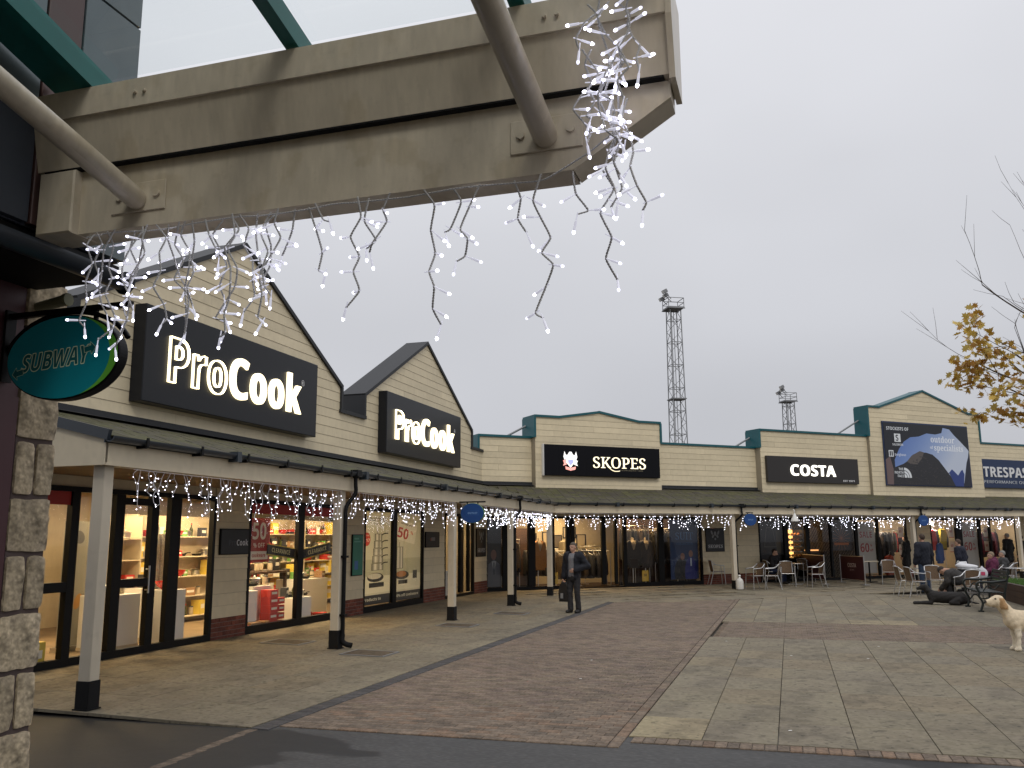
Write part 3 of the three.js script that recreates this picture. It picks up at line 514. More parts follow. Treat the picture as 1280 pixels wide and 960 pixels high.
function printMat(w, h, draw, r = 0.45) { return new THREE.MeshPhysicalMaterial({ map: canvasTex(w, h, draw), roughness: r, side: THREE.DoubleSide }); }
function sheet(x0, x1, y0, y1, z, th = 0.012) { // thin board whose front carries a print edge to edge
  const g = b2(x0, x1, y0, y1, z - th, z), p = g.attributes.position, uv = g.attributes.uv;
  for (let i = 0; i < p.count; i++) uv.setXY(i, (p.getX(i) - x0) / (x1 - x0), (p.getY(i) - y0) / (y1 - y0)); g.userData.uvok = true; return g;
}
{
  const t = thing('shop_sign', 'large picture panel of a dark mountain under blue sky for an outdoor shop', 'sign'); facade(t, FB);
  mesh('frame', rbx(5.02, 2.62, 0.06, 0.01, 20.0, 5.06, 0.5), M([0.02, 0.035, 0.09], 0.5), t);
  const mm = printMat(1024, 532, (x, w, h) => {
    x.fillStyle = '#1b1e26'; x.fillRect(0, 0, w, h);
    const P = (pts, f) => { x.beginPath(); pts.forEach(([a, b], i) => x[i ? 'lineTo' : 'moveTo'](a * w, b * h)); x.closePath(); x.fillStyle = f; x.fill(); };
    const sk = x.createLinearGradient(0, 0, w * 0.6, h); sk.addColorStop(0, '#3c5fae'); sk.addColorStop(0.55, '#7d96c8'); sk.addColorStop(1, '#c2cbdc');
    P([[0.1, 0.6], [0.16, 0.42], [0.22, 0.3], [0.3, 0.22], [0.4, 0.2], [0.5, 0.14], [0.6, 0.15], [0.68, 0.12], [0.7, 0.03], [0.78, 0.05], [0.83, 0.14], [0.9, 0.24], [0.98, 0.36], [1, 0.4], [0.97, 0.6], [0.93, 0.95], [0.5, 0.95], [0.1, 0.95]], sk);
    P([[0.06, 1], [0.06, 0.8], [0.1, 0.72], [0.2, 0.66], [0.28, 0.58], [0.32, 0.5], [0.4, 0.47], [0.47, 0.46], [0.55, 0.49], [0.62, 0.58], [0.68, 0.7], [0.74, 0.82], [0.8, 0.92], [0.82, 1]], '#26262a');
    P([[0.24, 0.62], [0.3, 0.52], [0.4, 0.44], [0.45, 0.46], [0.42, 0.56], [0.36, 0.66], [0.28, 0.66]], '#5b5450');
    P([[0.73, 0.78], [0.77, 0.72], [0.8, 0.76], [0.84, 0.82], [0.88, 0.74], [0.9, 0.72], [0.92, 0.8], [0.9, 1], [0.8, 1]], '#2c3f7e'); P([[1, 0.45], [0.96, 0.6], [0.93, 0.8], [0.9, 1], [1, 1]], '#1d2030');
    for (let i = 0; i < 900; i++) { const a = R(), b = 0.5 + R() * 0.5; if (a < 0.1 || a > 0.75 || b < 0.5 + Math.abs(a - 0.42) * 0.9) continue; x.fillStyle = ['#34333a', '#1c1c20', '#3f3a38', '#2a2a33'][i % 4]; x.fillRect(a * w, b * h, 3 + R() * 16, 2 + R() * 5); }
    P([[0.0, 0.6], [0.05, 0.55], [0.08, 0.75], [0.07, 1], [0, 1]], '#6d5a58');
    x.fillStyle = '#dfe3e6'; x.font = 'bold 40px sans-serif'; x.fillText('STOCKISTS OF', 30, 62);
    x.fillRect(118, 92, 74, 72); x.fillStyle = '#1b1e26'; x.font = 'bold 74px sans-serif'; x.fillText('S', 131, 154); x.fillStyle = '#dfe3e6'; x.font = 'bold 26px sans-serif'; x.fillText('SALOMON', 90, 196);
    x.fillRect(40, 238, 56, 56); x.fillStyle = '#1b1e26'; x.fillRect(50, 246, 14, 40); x.fillRect(72, 246, 14, 40); x.fillStyle = '#cfd6e4'; x.font = 'bold 30px sans-serif'; x.fillText('berghaus', 108, 284);
    x.fillStyle = '#dfe3e6'; x.font = 'bold 31px sans-serif'; x.textAlign = 'right'; ['THE', 'NORTH', 'FACE'].forEach((s, i) => x.fillText(s, 196, 408 + i * 30)); x.textAlign = 'left';
    x.beginPath(); x.moveTo(204, 470); x.lineTo(204, 384); x.arc(204, 470, 86, -Math.PI / 2, 0); x.closePath(); x.fill(); x.strokeStyle = '#26262a'; x.lineWidth = 5; for (const r of [34, 60]) { x.beginPath(); x.arc(204, 470, r, -Math.PI / 2, 0); x.stroke(); }
    x.fillStyle = '#e8ecf2'; x.font = 'bold 74px serif'; x.fillText('outdoor', 552, 150); x.font = 'bold 34px serif'; x.fillText('of', 540, 208); x.font = 'bold 70px serif'; x.fillText('specialists', 588, 222);
  });
  mesh('picture', sheet(17.53, 22.45, 3.79, 6.31, 0.545), mm, t);
}
{
  const t = fasciaSign('navy shop sign with large white capitals for outdoor clothing', FB, 23.4, 29.6, 3.78, 5.03, 0.22, 0.34, M([0.006, 0.022, 0.075], 0.4));
  lettering(t, 'TRESPASS', 'sans_bold', 23.5, 26.75, 4.25, 4.7, 0.34, 0.03, paintWhite);
  lettering(t, 'PERFORMANCE OUTDOOR CLOTHING', 'sans_regular', 23.5, 28.9, 3.98, 4.11, 0.34, 0.012, M([0.5, 0.52, 0.55], 0.5));
}
// small plaques and posters on the walls
function plaque(label, F, x0, x1, y0, y1, mat, z = 0.235, name = 'wall_plaque', cat = 'plaque') { const t = thing(name, label, cat); facade(t, F); mesh('backing', rbx(x1 - x0 + 0.03, y1 - y0 + 0.03, 0.03, 0.005, (x0 + x1) / 2, (y0 + y1) / 2, z - 0.002), K.blackMatt, t); mesh('face', sheet(x0, x1, y0, y1, z + 0.02, 0.008), mat, t); return t; }
plaque('black wall plaque with white shop name beside the entrance doors', FA, 13.06, 13.86, 1.49, 1.9, printMat(256, 132, (x, w, h) => { x.fillStyle = '#0b0d12'; x.fillRect(0, 0, w, h); x.font = 'bold 46px sans-serif'; x.fillStyle = '#2c2f36'; x.fillText('Pro', 66, 88); x.fillStyle = '#c9cbd0'; x.fillText('Cook', 140, 88); }));
plaque('green notice poster on the wall behind the downpipe', FA, 17.86, 18.34, 0.95, 1.82, printMat(128, 232, (x, w, h) => { x.fillStyle = '#2f7d68'; x.fillRect(0, 0, w, h); x.fillStyle = '#5fa48f'; x.fillRect(12, 16, 60, 10); x.fillRect(12, 34, 84, 8); x.fillStyle = '#3f6fa8'; x.fillRect(24, 150, 44, 50); }), 0.235, 'wall_poster', 'poster');
plaque('dark plaque with faint picture after the cookware poster', FA, 22.0, 22.95, 1.52, 1.9, printMat(256, 104, (x, w, h) => { x.fillStyle = '#101014'; x.fillRect(0, 0, w, h); x.fillStyle = '#6d6a6c'; x.fillRect(100, 34, 70, 26); x.fillStyle = '#8a3a34'; x.fillRect(84, 40, 16, 20); }));
const crestPrint = (name) => (x, w, h) => { x.fillStyle = '#0a0a0d'; x.fillRect(0, 0, w, h); x.fillStyle = '#77797d'; const c = w / 2; x.beginPath(); x.ellipse(c, h * 0.22, w * 0.07, h * 0.1, 0, 0, 7); x.fill(); for (const s of [-1, 1]) { x.beginPath(); x.ellipse(c + s * w * 0.18, h * 0.18, w * 0.05, h * 0.1, s * 0.4, 0, 7); x.fill(); x.beginPath(); x.ellipse(c + s * w * 0.12, h * 0.34, w * 0.08, h * 0.05, s, 0, 7); x.fill(); } x.beginPath(); x.ellipse(c, h * 0.46, w * 0.05, h * 0.05, 0, 0, 7); x.fill(); x.font = 'bold ' + (w * 0.21 | 0) + 'px serif'; x.textAlign = 'center'; x.fillStyle = '#b9babd'; x.fillText(name, c, h * 0.86); };
plaque('tall black plaque with grey crest at the inner corner of the arcade', FA, 26.03, 26.9, 1.2, 2.03, printMat(192, 192, crestPrint('SKOPES')));
plaque('square black plaque with crest and name above the cafe chairs', FB, 8.66, 9.46, 1.24, 2.04, printMat(256, 256, crestPrint('SKOPES')));
// oval hanging signs
function oval(t, w, h, mat, rim) { const s = new THREE.Shape(); s.absellipse(0, 0, w / 2, h / 2, 0, Math.PI * 2); mesh('rim', flat(new THREE.ExtrudeGeometry(s, { depth: 0.04, bevelEnabled: true, bevelSize: 0.006, bevelThickness: 0.006, bevelSegments: 2, curveSegments: 40 })).translate(0, 0, -0.02), rim, t);
  const f = new THREE.CircleGeometry(1, 48); f.scale(w / 2, h / 2, 1).translate(0, 0, 0.0275); f.userData.uvok = true; mesh('face', f, mat, t); }
const blueOval = printMat(128, 104, (x, w, h) => { x.fillStyle = '#0b3f7d'; x.fillRect(0, 0, w, h); x.strokeStyle = '#2f63a0'; x.strokeRect(30, 40, 70, 22); x.fillStyle = '#7f9fc6'; x.font = 'bold 15px sans-serif'; x.textAlign = 'center'; x.fillText('OUTLET', 66, 57); });
const rimGreen = M([0.10, 0.22, 0.05], 0.5), rimBlue = M([0.01, 0.06, 0.16], 0.5);
{ const t = thing('hanging_sign', 'blue oval hanging sign with green rim below the gabled shops canopy', 'sign', 'blue oval hanging signs'); t.position.set(-6.42, 2.26, -17.9); oval(t, 0.52, 0.41, blueOval, rimGreen); mesh('arm', [bx(0.74, 0.03, 0.03, -0.08, 0.235, 0), bx(0.02, 0.06, 0.02, 0.12, 0.21, 0), bx(0.02, 0.06, 0.02, -0.12, 0.21, 0)], K.black, t); }
[['by the white plastic container', 8.5], ['in front of the outdoor clothing windows', 16.62], ['above the raised planting bed', 22.6]].forEach(([w, u]) => { const t = thing('hanging_sign', 'blue oval hanging sign on a canopy post ' + w, 'sign', 'blue oval hanging signs'); t.position.copy(onB(u, 2.3, 2.86)); t.rotation.y = FB.r; oval(t, 0.5, 0.39, blueOval, rimBlue); mesh('arm', [bx(0.02, 0.05, 0.02, 0.1, 0.21, 0), bx(0.02, 0.05, 0.02, -0.1, 0.21, 0), bx(0.3, 0.02, 0.03, 0, 0.235, -0.02), bx(0.03, 0.03, 0.16, 0, 0.235, -0.08)], K.black, t); });

// ---------- near building at the side, its glass canopy and the oval sign ----------
function rough(w, h, d, amp, seed, sx = 8, sy = 8, sz = 8) {
  const g = new THREE.BoxGeometry(w, h, d, sx, sy, sz), p = g.attributes.position, v = V(), r = 0.02;
  for (let i = 0; i < p.count; i++) {
    v.fromBufferAttribute(p, i); const q = V(cl(-w / 2 + r, w / 2 - r, v.x), cl(-h / 2 + r, h / 2 - r, v.y), cl(-d / 2 + r, d / 2 - r, v.z)), n = v.clone().sub(q).normalize();
    const e = fbm(((v.y + v.x * 0.7) * 1.3 + seed * 0.37 + 9) % 1, ((v.z + v.x * 0.3) * 1.3 + seed * 0.61 + 9) % 1, 16, 4, seed) - 0.45;
    v.copy(q).addScaledVector(n, r + e * amp); p.setXYZ(i, v.x, v.y, v.z);
  }
  const f = flat(g); f.computeVertexNormals(); return toCreasedNormals(f, 0.9);
}
const nb = thing('side_building', 'dark shop building with rough stone pier and grey panelled upper storey', 'building');
{
  const X = -3.05; let y = 0, i = 0;
  mesh('wall', [b2(-8, X - 0.13, 0, 2.9, -3.06, 4), b2(X - 0.14, X - 0.02, 0, 2.85, -2.2, 4)], K.darkWall, nb); mesh('door_post', [b2(X - 0.13, X - 0.004, 0, 2.3, -2.885, -2.72), b2(X - 0.13, X - 0.012, 2.3, 2.85, -2.885, -2.2)], K.maroon, nb);
  mesh('mortar_bed', b2(X - 0.3, X - 0.012, 0, 2.85, -3.09, -2.895), M([0.09, 0.065, 0.06], 0.95), nb);
  while (y < 2.75) { const h = 0.226; const whole = i % 2 === 1;
    if (whole) mesh('stone', rough(0.3, h, 0.215, 0.016, i * 3 + 1), K.stone[i % 3], nb).position.set(X - 0.147, y + h / 2, -2.995);
    else for (const [z, w] of [[-2.945, 0.1], [-3.052, 0.1]]) mesh('stone', rough(0.3, h, w, 0.014, i * 3 + (z < -3 ? 2 : 5), 8, 8, 5), K.stone[(i + (z < -3)) % 3], nb).position.set(X - 0.147, y + h / 2, z);
    y += h + 0.011; i++; }
  // upper storey that oversails the pier
  mesh('unseen_rear_wall', [b2(-8, 9, 0, 5.0, 2.45, 2.7)], K.plaster, nb);  // unseen wall behind the camera, added to shade the near beam
  const bx0 = -2.6; mesh('upper_storey', b2(-8, bx0 - 0.03, 2.85, 8, -2.92, 4), K.panelDark, nb);
  const pan = (z0, z1, y0, y1, m) => mesh('panel', rbx(y1 - y0 - 0.012, 0.03, z0 - z1 - 0.012, 0.003).rotateZ(Math.PI / 2).translate(bx0 - 0.014, (y0 + y1) / 2, (z0 + z1) / 2), m, nb);
  for (const [a, b] of [[2.85, 3.92], [3.92, 5.0], [5.0, 6.1], [6.1, 7.2]]) { pan(-2.61, -2.93, a, b, K.panelGrey); pan(-2.43, -2.61, a, b, K.panelBrown); if (a > 3) { pan(-1.7, -2.43, a, b, K.panelGrey); pan(-0.6, -1.7, a, b, K.panelGrey); } }
  pan(-1.2, -2.43, 2.85, 3.30, K.panelDark); pan(0.6, -1.2, 2.85, 3.30, K.panelDark); pan(-1.7, -2.43, 3.3, 3.92, K.panelGrey); pan(-0.6, -1.7, 3.3, 3.92, K.panelGrey);
  mesh('eaves_board', b2(-3.0, -2.63, 2.78, 2.84, -2.93, 3), K.black, nb);
  const sh = new THREE.Shape(); sh.absarc(0, 0, 0.055, Math.PI, 2 * Math.PI); sh.lineTo(0.047, 0); sh.absarc(0, 0, 0.047, 2 * Math.PI, Math.PI, true);
  mesh('gutter', [flat(new THREE.ExtrudeGeometry(sh, { depth: 5, bevelEnabled: false })).translate(-2.63, 2.8, -2.97), cy(V(-2.63, 2.78, -2.975), V(-2.63, 2.78, -2.965), 0.05, 0.05, 12)], K.gutter, nb);
  mesh('soffit', quad(V(-3.1, 2.775, -2.92), V(-2.66, 2.775, -2.92), V(-2.66, 2.775, 3), V(-3.1, 2.775, 3)), K.blackMatt, nb);
  mesh('pipe_stub', [cy(V(-3.04, 2.7, -2.93), V(-2.86, 2.71, -2.9), 0.022, 0.024, 10), cy(V(-2.87, 2.71, -2.9), V(-2.85, 2.71, -2.9), 0.028, 0.028, 10)], M([0.2, 0.2, 0.12], 0.6), nb);
}
const gc = thing('glass_canopy', 'cream steel eaves beam with sloping glass canopy and teal glazing bars', 'canopy');
{
  const z = -2.4, along = (pts, x0, x1) => poly(pts.map(([a, b]) => [a, b]), x1 - x0).rotateY(Math.PI / 2).translate(x0, 0, 0); // outline given as (-z, y)
  const P = (pts) => pts.map(([dz, y]) => [2.4 + dz, y]);
  mesh('gutter_channel', along(P([[0, 3.235], [0, 3.335], [0.012, 3.335], [0.03, 3.245], [0.07, 3.072], [0.2, 3.072], [0.2, 3.34], [0.215, 3.34], [0.215, 3.056], [0.05, 3.056], [0.012, 3.228], [0, 3.228]]), -2.6, -0.262), K.beam, gc);
  mesh('end_cap', [poly(P([[-0.004, 3.22], [-0.004, 3.34], [0.22, 3.35], [0.22, 3.04], [0.045, 3.04]]), 0.018).rotateY(Math.PI / 2).translate(-0.262, 0, 0)], K.beam, gc);
  // lower beam: a plate with a raked end, flanges and a stiffened left end
  const zl = z - 0.08; mesh('seam_shade', b2(-2.57, -0.28, 3.0505, 3.0555, zl - 0.02, z - 0.051), K.blackMatt, gc);  // black strip added in place of the shade under the overhanging channel
  mesh('lower_beam', [poly([[-2.56, 2.808], [-0.563, 2.808], [-0.264, 2.997], [-0.264, 3.05], [-2.56, 3.05]], 0.012).translate(0, 0, zl - 0.012), b2(-2.56, -0.57, 2.808, 2.82, zl - 0.12, zl - 0.0125), bar(V(-0.568, 2.814, zl - 0.065), V(-0.267, 3.002, zl - 0.065), 0.01, 0.1), b2(-0.276, -0.265, 2.999, 3.05, zl - 0.12, zl - 0.0125)], K.beam, gc);
  mesh('end_block', rbx(0.16, 0.24, 0.14, 0.006, -2.5, 2.925, zl - 0.03), K.beam, gc);
  const dir = V((893 - 640) / 1105, -(973 - 480) / 1105, -1).applyQuaternion(camera.quaternion).setX(0.0).normalize();
  for (const [x, y] of [[-0.649, 2.924], [-2.16, 2.907]]) {
    const p = V(x, y, zl + 0.02), e = p.clone().addScaledVector(dir, -3.2); e.x = x - 0.05;
    mesh('strut', [cy(p, e, 0.039, 0.039, 20), flat(new THREE.SphereGeometry(0.039, 16, 10).translate(p.x, p.y, p.z))], K.beam, gc);
    mesh('base_plate', rbx(0.23, 0.11, 0.006, 0.002, x, y + 0.01, zl + 0.0035), K.beam, gc);
    for (const s of [-1, 1]) mesh('bolt', flat(new THREE.CylinderGeometry(0.014, 0.014, 0.01, 6).rotateX(Math.PI / 2).translate(x + s * 0.08, y + 0.015, zl + 0.01)), K.beam, gc);
    for (const s of [0, 1]) mesh('bolt', flat(new THREE.CylinderGeometry(0.007, 0.007, 0.012, 6).rotateX(Math.PI / 2).translate(x + 0.02 + s * 0.04, 3.28, z + 0.006)), K.beam, gc);
  }
  const rise = Math.tan(0.262), gy = (zz) => 3.34 + (zz - z) * rise;
  const barAt = (x, w, h, dy = 0) => mesh('glazing_bar', [bar(V(x, gy(z) + dy, z - 0.1), V(x, gy(2.2) + dy, 2.2), w, h)], K.tealDeep, gc);
  barAt(-1.515, 0.05, 0.075, 0.02); barAt(-0.72, 0.05, 0.075, 0.02); barAt(-0.3, 0.05, 0.075, 0.02); barAt(-2.36, 0.045, 0.09, 0.02); mesh('glazing_bar', [bar(V(-2.48, gy(z) + 0.055, z - 0.08), V(-2.48, gy(2.2) + 0.055, 2.2), 0.2, 0.02)], K.tealDeep, gc);
  for (const [a, b] of [[-2.335, -1.545], [-1.485, -0.75], [-0.69, -0.33]]) mesh('glass_pane', quad(V(a, gy(z) + 0.06, z - 0.08), V(b, gy(z) + 0.06, z - 0.08), V(b, gy(2.2) + 0.06, 2.2), V(a, gy(2.2) + 0.06, 2.2)), K.roofGlass, gc);
  mesh('rear_beam', b2(-2.6, -0.26, 4.2, 4.5, 2.2, 2.35), K.beam, gc);
}
{
  const t = thing('hanging_sign', 'teal and green oval hanging sign on a black bracket by the stone pier', 'sign');
  t.position.set(-2.738, 2.43, -2.8);
  oval(t, 0.545, 0.335, printMat(768, 472, (x, w, h) => {
    x.fillStyle = '#6fbf45'; x.fillRect(0, 0, w, h); x.fillStyle = '#1590a0'; x.beginPath(); x.ellipse(w * 0.455, h * 0.5, w * 0.475, h * 0.53, 0, 0, 7); x.fill();
    x.font = 'italic bold 138px sans-serif'; x.textAlign = 'center'; x.lineJoin = 'round'; x.save(); x.translate(w * 0.43, h * 0.56); x.rotate(-0.07); x.scale(0.84, 1); x.strokeStyle = '#f2f7cf'; x.lineWidth = 11; x.strokeText('SUBWAY', 0, 30); x.fillStyle = '#12686c'; x.fillText('SUBWAY', 0, 30);
    const arrow = (s, ax, ay) => { x.save(); x.translate(ax, ay); x.scale(s, s); x.beginPath(); [[0, 0], [56, -6], [50, -26], [92, 8], [60, 44], [54, 24], [4, 30]].forEach(([a, b], i) => x[i ? 'lineTo' : 'moveTo'](a, b)); x.closePath(); x.stroke(); x.fill(); x.restore(); };
    x.lineWidth = 5; arrow(1, 252, -58); arrow(-1, -252, 42); x.restore();
  }, 0.35), K.black);
  mesh('arm', [bar(V(-0.32, 0.195, 0), V(0.3, 0.2, 0), 0.022, 0.022), bx(0.014, 0.06, 0.014, -0.1, 0.17, 0), bx(0.014, 0.06, 0.014, 0.13, 0.17, 0), bx(0.012, 0.3, 0.05, -0.306, 0.07, 0)], K.black, t);
  const arc = []; for (let i = 0; i <= 24; i++) { const a = Math.PI * (1.02 - 0.9 * i / 24); arc.push(V(Math.cos(a) * 0.315, Math.sin(a) * 0.2 - 0.01 + (i > 18 ? -0.0 : 0), 0)); }
  mesh('scroll', [tube(arc, 0.011, 6, 40)], K.black, t);
}

// ---------- inside the shops ----------
const warm = [1, 0.74, 0.40];
function ceilingLight(F, s, n, y, w, d, k, col, label, group) {
  const t = thing('ceiling_light', label, 'ceiling light', group); t.position.copy(F === FA ? onA(s, y, n) : onB(s, y, n)); t.rotation.y = F.r;
  mesh('frame', [bx(w + 0.06, 0.04, 0.03, 0, 0.02, d / 2 + 0.015), bx(w + 0.06, 0.04, 0.03, 0, 0.02, -d / 2 - 0.015), bx(0.03, 0.04, d, w / 2 + 0.015, 0.02, 0), bx(0.03, 0.04, d, -w / 2 - 0.015, 0.02, 0)], K.white, t);
  mesh('light_panel', bx(w, 0.02, d, 0, 0.022, 0), glow(col, 2.2), t);
  const l = new THREE.RectAreaLight(new THREE.Color().setRGB(...col), k, w, d); l.position.y = -0.004; l.rotation.x = -Math.PI / 2; t.add(l);
}
for (const [s, n, k] of [[8.3, -1.0, 34], [10.6, -1.6, 40], [12.2, -0.7, 40], [14.8, -0.5, 52], [16.6, -0.5, 52], [15.6, -1.9, 40], [11.0, -2.6, 36], [18.6, -1.6, 50], [21.2, -1.6, 40], [13.4, -2.2, 30]]) ceilingLight(FA, s, n, 2.69, 0.9, 0.45, k, warm, 'glowing warm ceiling panel inside the cookware shop', 'cookware shop ceiling lights');
for (const s of [24.2, 25.6]) ceilingLight(FA, s, -0.9, 2.69, 0.7, 0.4, 26, warm, 'glowing warm ceiling panel in the shop at the inner corner', 'corner shop ceiling lights');
for (const [u, n, k] of [[1.4, -0.25, 44], [3.6, -1.0, 46], [5.9, -0.1, 46], [7.6, -0.1, 16], [4.4, -2.4, 46], [2.4, -0.3, 40]]) ceilingLight(FB, u, n, 2.69, 0.8, 0.4, k, [1, 0.68, 0.32], 'glowing amber ceiling panel inside the tailor shop', 'tailor shop ceiling lights');
for (const u of [13.0, 15.0]) ceilingLight(FB, u, -2.2, 2.69, 0.6, 0.3, 4, [1, 0.6, 0.28], 'dim amber ceiling panel inside the cafe', 'cafe ceiling lights');
for (const u of [17.9, 20.9, 24.3]) ceilingLight(FB, u, -0.8, 2.69, 0.8, 0.4, 22, [1, 0.76, 0.5], 'glowing ceiling panel inside the outdoor clothing shop', 'clothing shop ceiling lights');
function spotLamp(u, y, n, k, w) { const t = thing('spot_lamp', 'bright bare display spot lamp ' + w, 'lamp', 'display spot lamps'); t.position.copy(onB(u, y, n)); mesh('bulb', flat(new THREE.SphereGeometry(0.055, 14, 10)), glow([1, 0.9, 0.72], 14), t); mesh('holder', [cy(V(0, 0.04, 0), V(0, 0.16, 0), 0.035, 0.02), cy(V(0, 0.16, 0), V(0, 2.72 - y, 0), 0.008)], K.white, t); const l = new THREE.PointLight(new THREE.Color().setRGB(1, 0.82, 0.6), k); l.position.set(0, -0.07, 0.0); t.add(l); }
spotLamp(17.45, 2.22, -0.15, 5, 'above the sale poster by the dark coats'); spotLamp(20.75, 2.26, -0.2, 5, 'above the red jackets'); spotLamp(23.35, 2.26, -0.3, 3, 'beside the second sale poster');

const F2 = (F, s, y, n) => (F === FA ? onA(s, y, n) : onB(s, y, n));
function place(o, F, s, y, n, turn = 0) { o.position.copy(F2(F, s, y, n)); o.rotation.y = F.r + turn; return o; }
// stock: one of each kind, then copies
const protos = {};
function stock(kind, F, s, y, n, turn = 0, sc = 1, where = 'in the shop window display') {
  const p = protos[kind]; const o = p.used ? copy(p.o) : p.o; p.used = true; o.userData.label = p.label + ' ' + where; o.userData.group = p.label + ' ' + where; place(o, F, s, y, n, turn); o.scale.setScalar(sc); return o;
}
function proto(kind, name, label, cat, build) { label = label.replace(/ (on display )?inside the shop/, ''); const o = thing(name, label, cat, label); build(o); o.position.set(0, 0.2, 40); protos[kind] = { o, used: false, label }; }
const pm = (c, r = 0.5, o) => M(c, r, o);
const cart = (kind, c, label, w, h, d) => proto(kind, 'stock_box', label, 'box', (o) => { mesh('carton', rbx(w, h, d, 0.004, 0, h / 2, 0), pm(c), o); mesh('label_band', bx(w * 0.7, h * 0.3, 0.002, 0, h * 0.55, d / 2 + 0.001), pm([0.7, 0.66, 0.58]), o); });
cart('red', [0.5, 0.03, 0.025], 'red cookware carton with pale band inside the shop', 0.26, 0.14, 0.22); cart('white', [0.7, 0.68, 0.62], 'white cookware carton inside the shop', 0.24, 0.2, 0.2);
cart('brown', [0.3, 0.17, 0.08], 'brown cookware carton inside the shop', 0.28, 0.16, 0.22); cart('dark', [0.03, 0.03, 0.035], 'black cookware carton inside the shop', 0.2, 0.24, 0.16);
cart('green', [0.12, 0.3, 0.06], 'green gift carton inside the shop', 0.2, 0.16, 0.18); cart('yellow', [0.62, 0.46, 0.06], 'yellow sack shaped carton inside the shop', 0.34, 0.34, 0.24);
proto('pot', 'cooking_pot', 'steel cooking pot with lid inside the shop', 'pot', (o) => { mesh('pot_body', lathe([[0, 0], [0.1, 0], [0.11, 0.02], [0.112, 0.12], [0.118, 0.125]], 20), K.alu, o); mesh('lid', lathe([[0.118, 0.126], [0.08, 0.145], [0.02, 0.152], [0.012, 0.17], [0.022, 0.18], [0, 0.186]], 20), K.alu, o); for (const s of [-1, 1]) mesh('handle', tube([V(s * 0.11, 0.1, -0.03), V(s * 0.15, 0.105, -0.025), V(s * 0.15, 0.105, 0.025), V(s * 0.11, 0.1, 0.03)], 0.008, 6, 12), K.black, o); });
proto('pan', 'frying_pan', 'dark frying pan with long handle inside the shop', 'pan', (o) => { mesh('pan_body', lathe([[0, 0.004], [0.1, 0.004], [0.13, 0.05], [0.134, 0.05], [0.104, 0], [0, 0]], 22), K.black, o); mesh('handle', tube([V(0.13, 0.045, 0), V(0.2, 0.065, 0), V(0.3, 0.07, 0)], 0.011, 6, 12), K.blackMatt, o); });
proto('bowl', 'mixing_bowl', 'red mixing bowl on display inside the shop', 'bowl', (o) => { mesh('bowl_body', lathe([[0, 0], [0.06, 0], [0.12, 0.05], [0.16, 0.13], [0.165, 0.13], [0.125, 0.045], [0.06, 0.008], [0, 0.008]], 22), pm([0.55, 0.03, 0.02], 0.25), o); mesh('foot_ring', lathe([[0.055, -0.008], [0.062, -0.008], [0.062, 0.004], [0.055, 0.004]], 20), pm([0.55, 0.03, 0.02], 0.25), o); });
proto('jar', 'storage_jar', 'glass storage jar with lid inside the shop', 'jar', (o) => { mesh('jar_body', lathe([[0, 0], [0.05, 0], [0.055, 0.02], [0.055, 0.14], [0.045, 0.16]], 14), pm([0.5, 0.42, 0.3], 0.15), o); mesh('lid', lathe([[0.05, 0.16], [0.05, 0.185], [0, 0.19]], 14), pm([0.05, 0.05, 0.05]), o); });
proto('bottle', 'oil_bottle', 'tall dark oil bottle inside the shop', 'bottle', (o) => { mesh('bottle_body', lathe([[0, 0], [0.036, 0], [0.038, 0.15], [0.016, 0.2], [0.014, 0.26], [0, 0.262]], 14), pm([0.05, 0.06, 0.02], 0.1), o); mesh('cap', lathe([[0.016, 0.25], [0.016, 0.285], [0, 0.286]], 10), K.red, o); });
const kinds = Object.keys(protos);
let unitNo = 0;
let unitNow; const unitWhere = ['near the end window', 'behind the entrance doors', 'beside the clearance display', 'behind the clearance strips', 'in the rear corner', 'beyond the clearance table', 'behind the cookware posters'];
function shelfUnit(F, s0, s1, n, h, rows, fill, step = 0.165) {
  const t = thing('shelf_unit', 'cream shelving full of goods ' + (unitNow = unitWhere[unitNo++ % unitWhere.length]), 'shelf', 'shelving inside the shops'); place(t, F, (s0 + s1) / 2, 0.076, n); const w = s1 - s0;
  mesh('back_panel', bx(w, h, 0.02, 0, h / 2, -0.2), K.plaster, t); for (const s of [-1, 1]) mesh('side_panel', bx(0.025, h, 0.38, s * (w / 2 - 0.013), h / 2, 0), K.plaster, t);
  for (let r = 0; r < rows; r++) { const y = 0.12 + r * (h - 0.15) / rows; mesh('shelf', bx(w - 0.056, 0.02, 0.36, 0, y, 0.002), K.plaster, t);
    for (let x = -w / 2 + 0.18; x < w / 2 - 0.12; x += step * rr(0.9, 1.4)) if (R() < fill) stock(pick(kinds), F, (s0 + s1) / 2 + x, 0.076 + y + 0.011, n + rr(0, 0.06), rr(-0.3, 0.3), rr(0.75, 1), 'shelved ' + unitNow); }
}
shelfUnit(FA, 7.6, 9.5, -2.2, 2.1, 5, 0.8); shelfUnit(FA, 10.2, 11.9, -3.0, 2.15, 6, 0.9); shelfUnit(FA, 13.3, 14.1, -2.4, 2.1, 5, 0.8); shelfUnit(FA, 14.2, 17.6, -2.6, 2.15, 5, 0.85); shelfUnit(FA, 12.1, 13.2, -4.1, 2.15, 5, 0.8); shelfUnit(FA, 17.7, 20.1, -2.5, 2.15, 6, 0.9); shelfUnit(FA, 20.2, 23.0, -2.5, 2.15, 6, 0.9);
function plinthBox(F, s, n, w, h, d, label, mat = K.white) { const t = thing('display_plinth', label, 'plinth', 'display plinths in the shop windows'); place(t, F, s, 0.076, n); mesh('block', rbx(w, h, d, 0.006, 0, h / 2, 0), mat, t); mesh('skirting', bx(w + 0.006, 0.05, d + 0.006, 0, 0.026, 0), K.plaster, t); return t; }
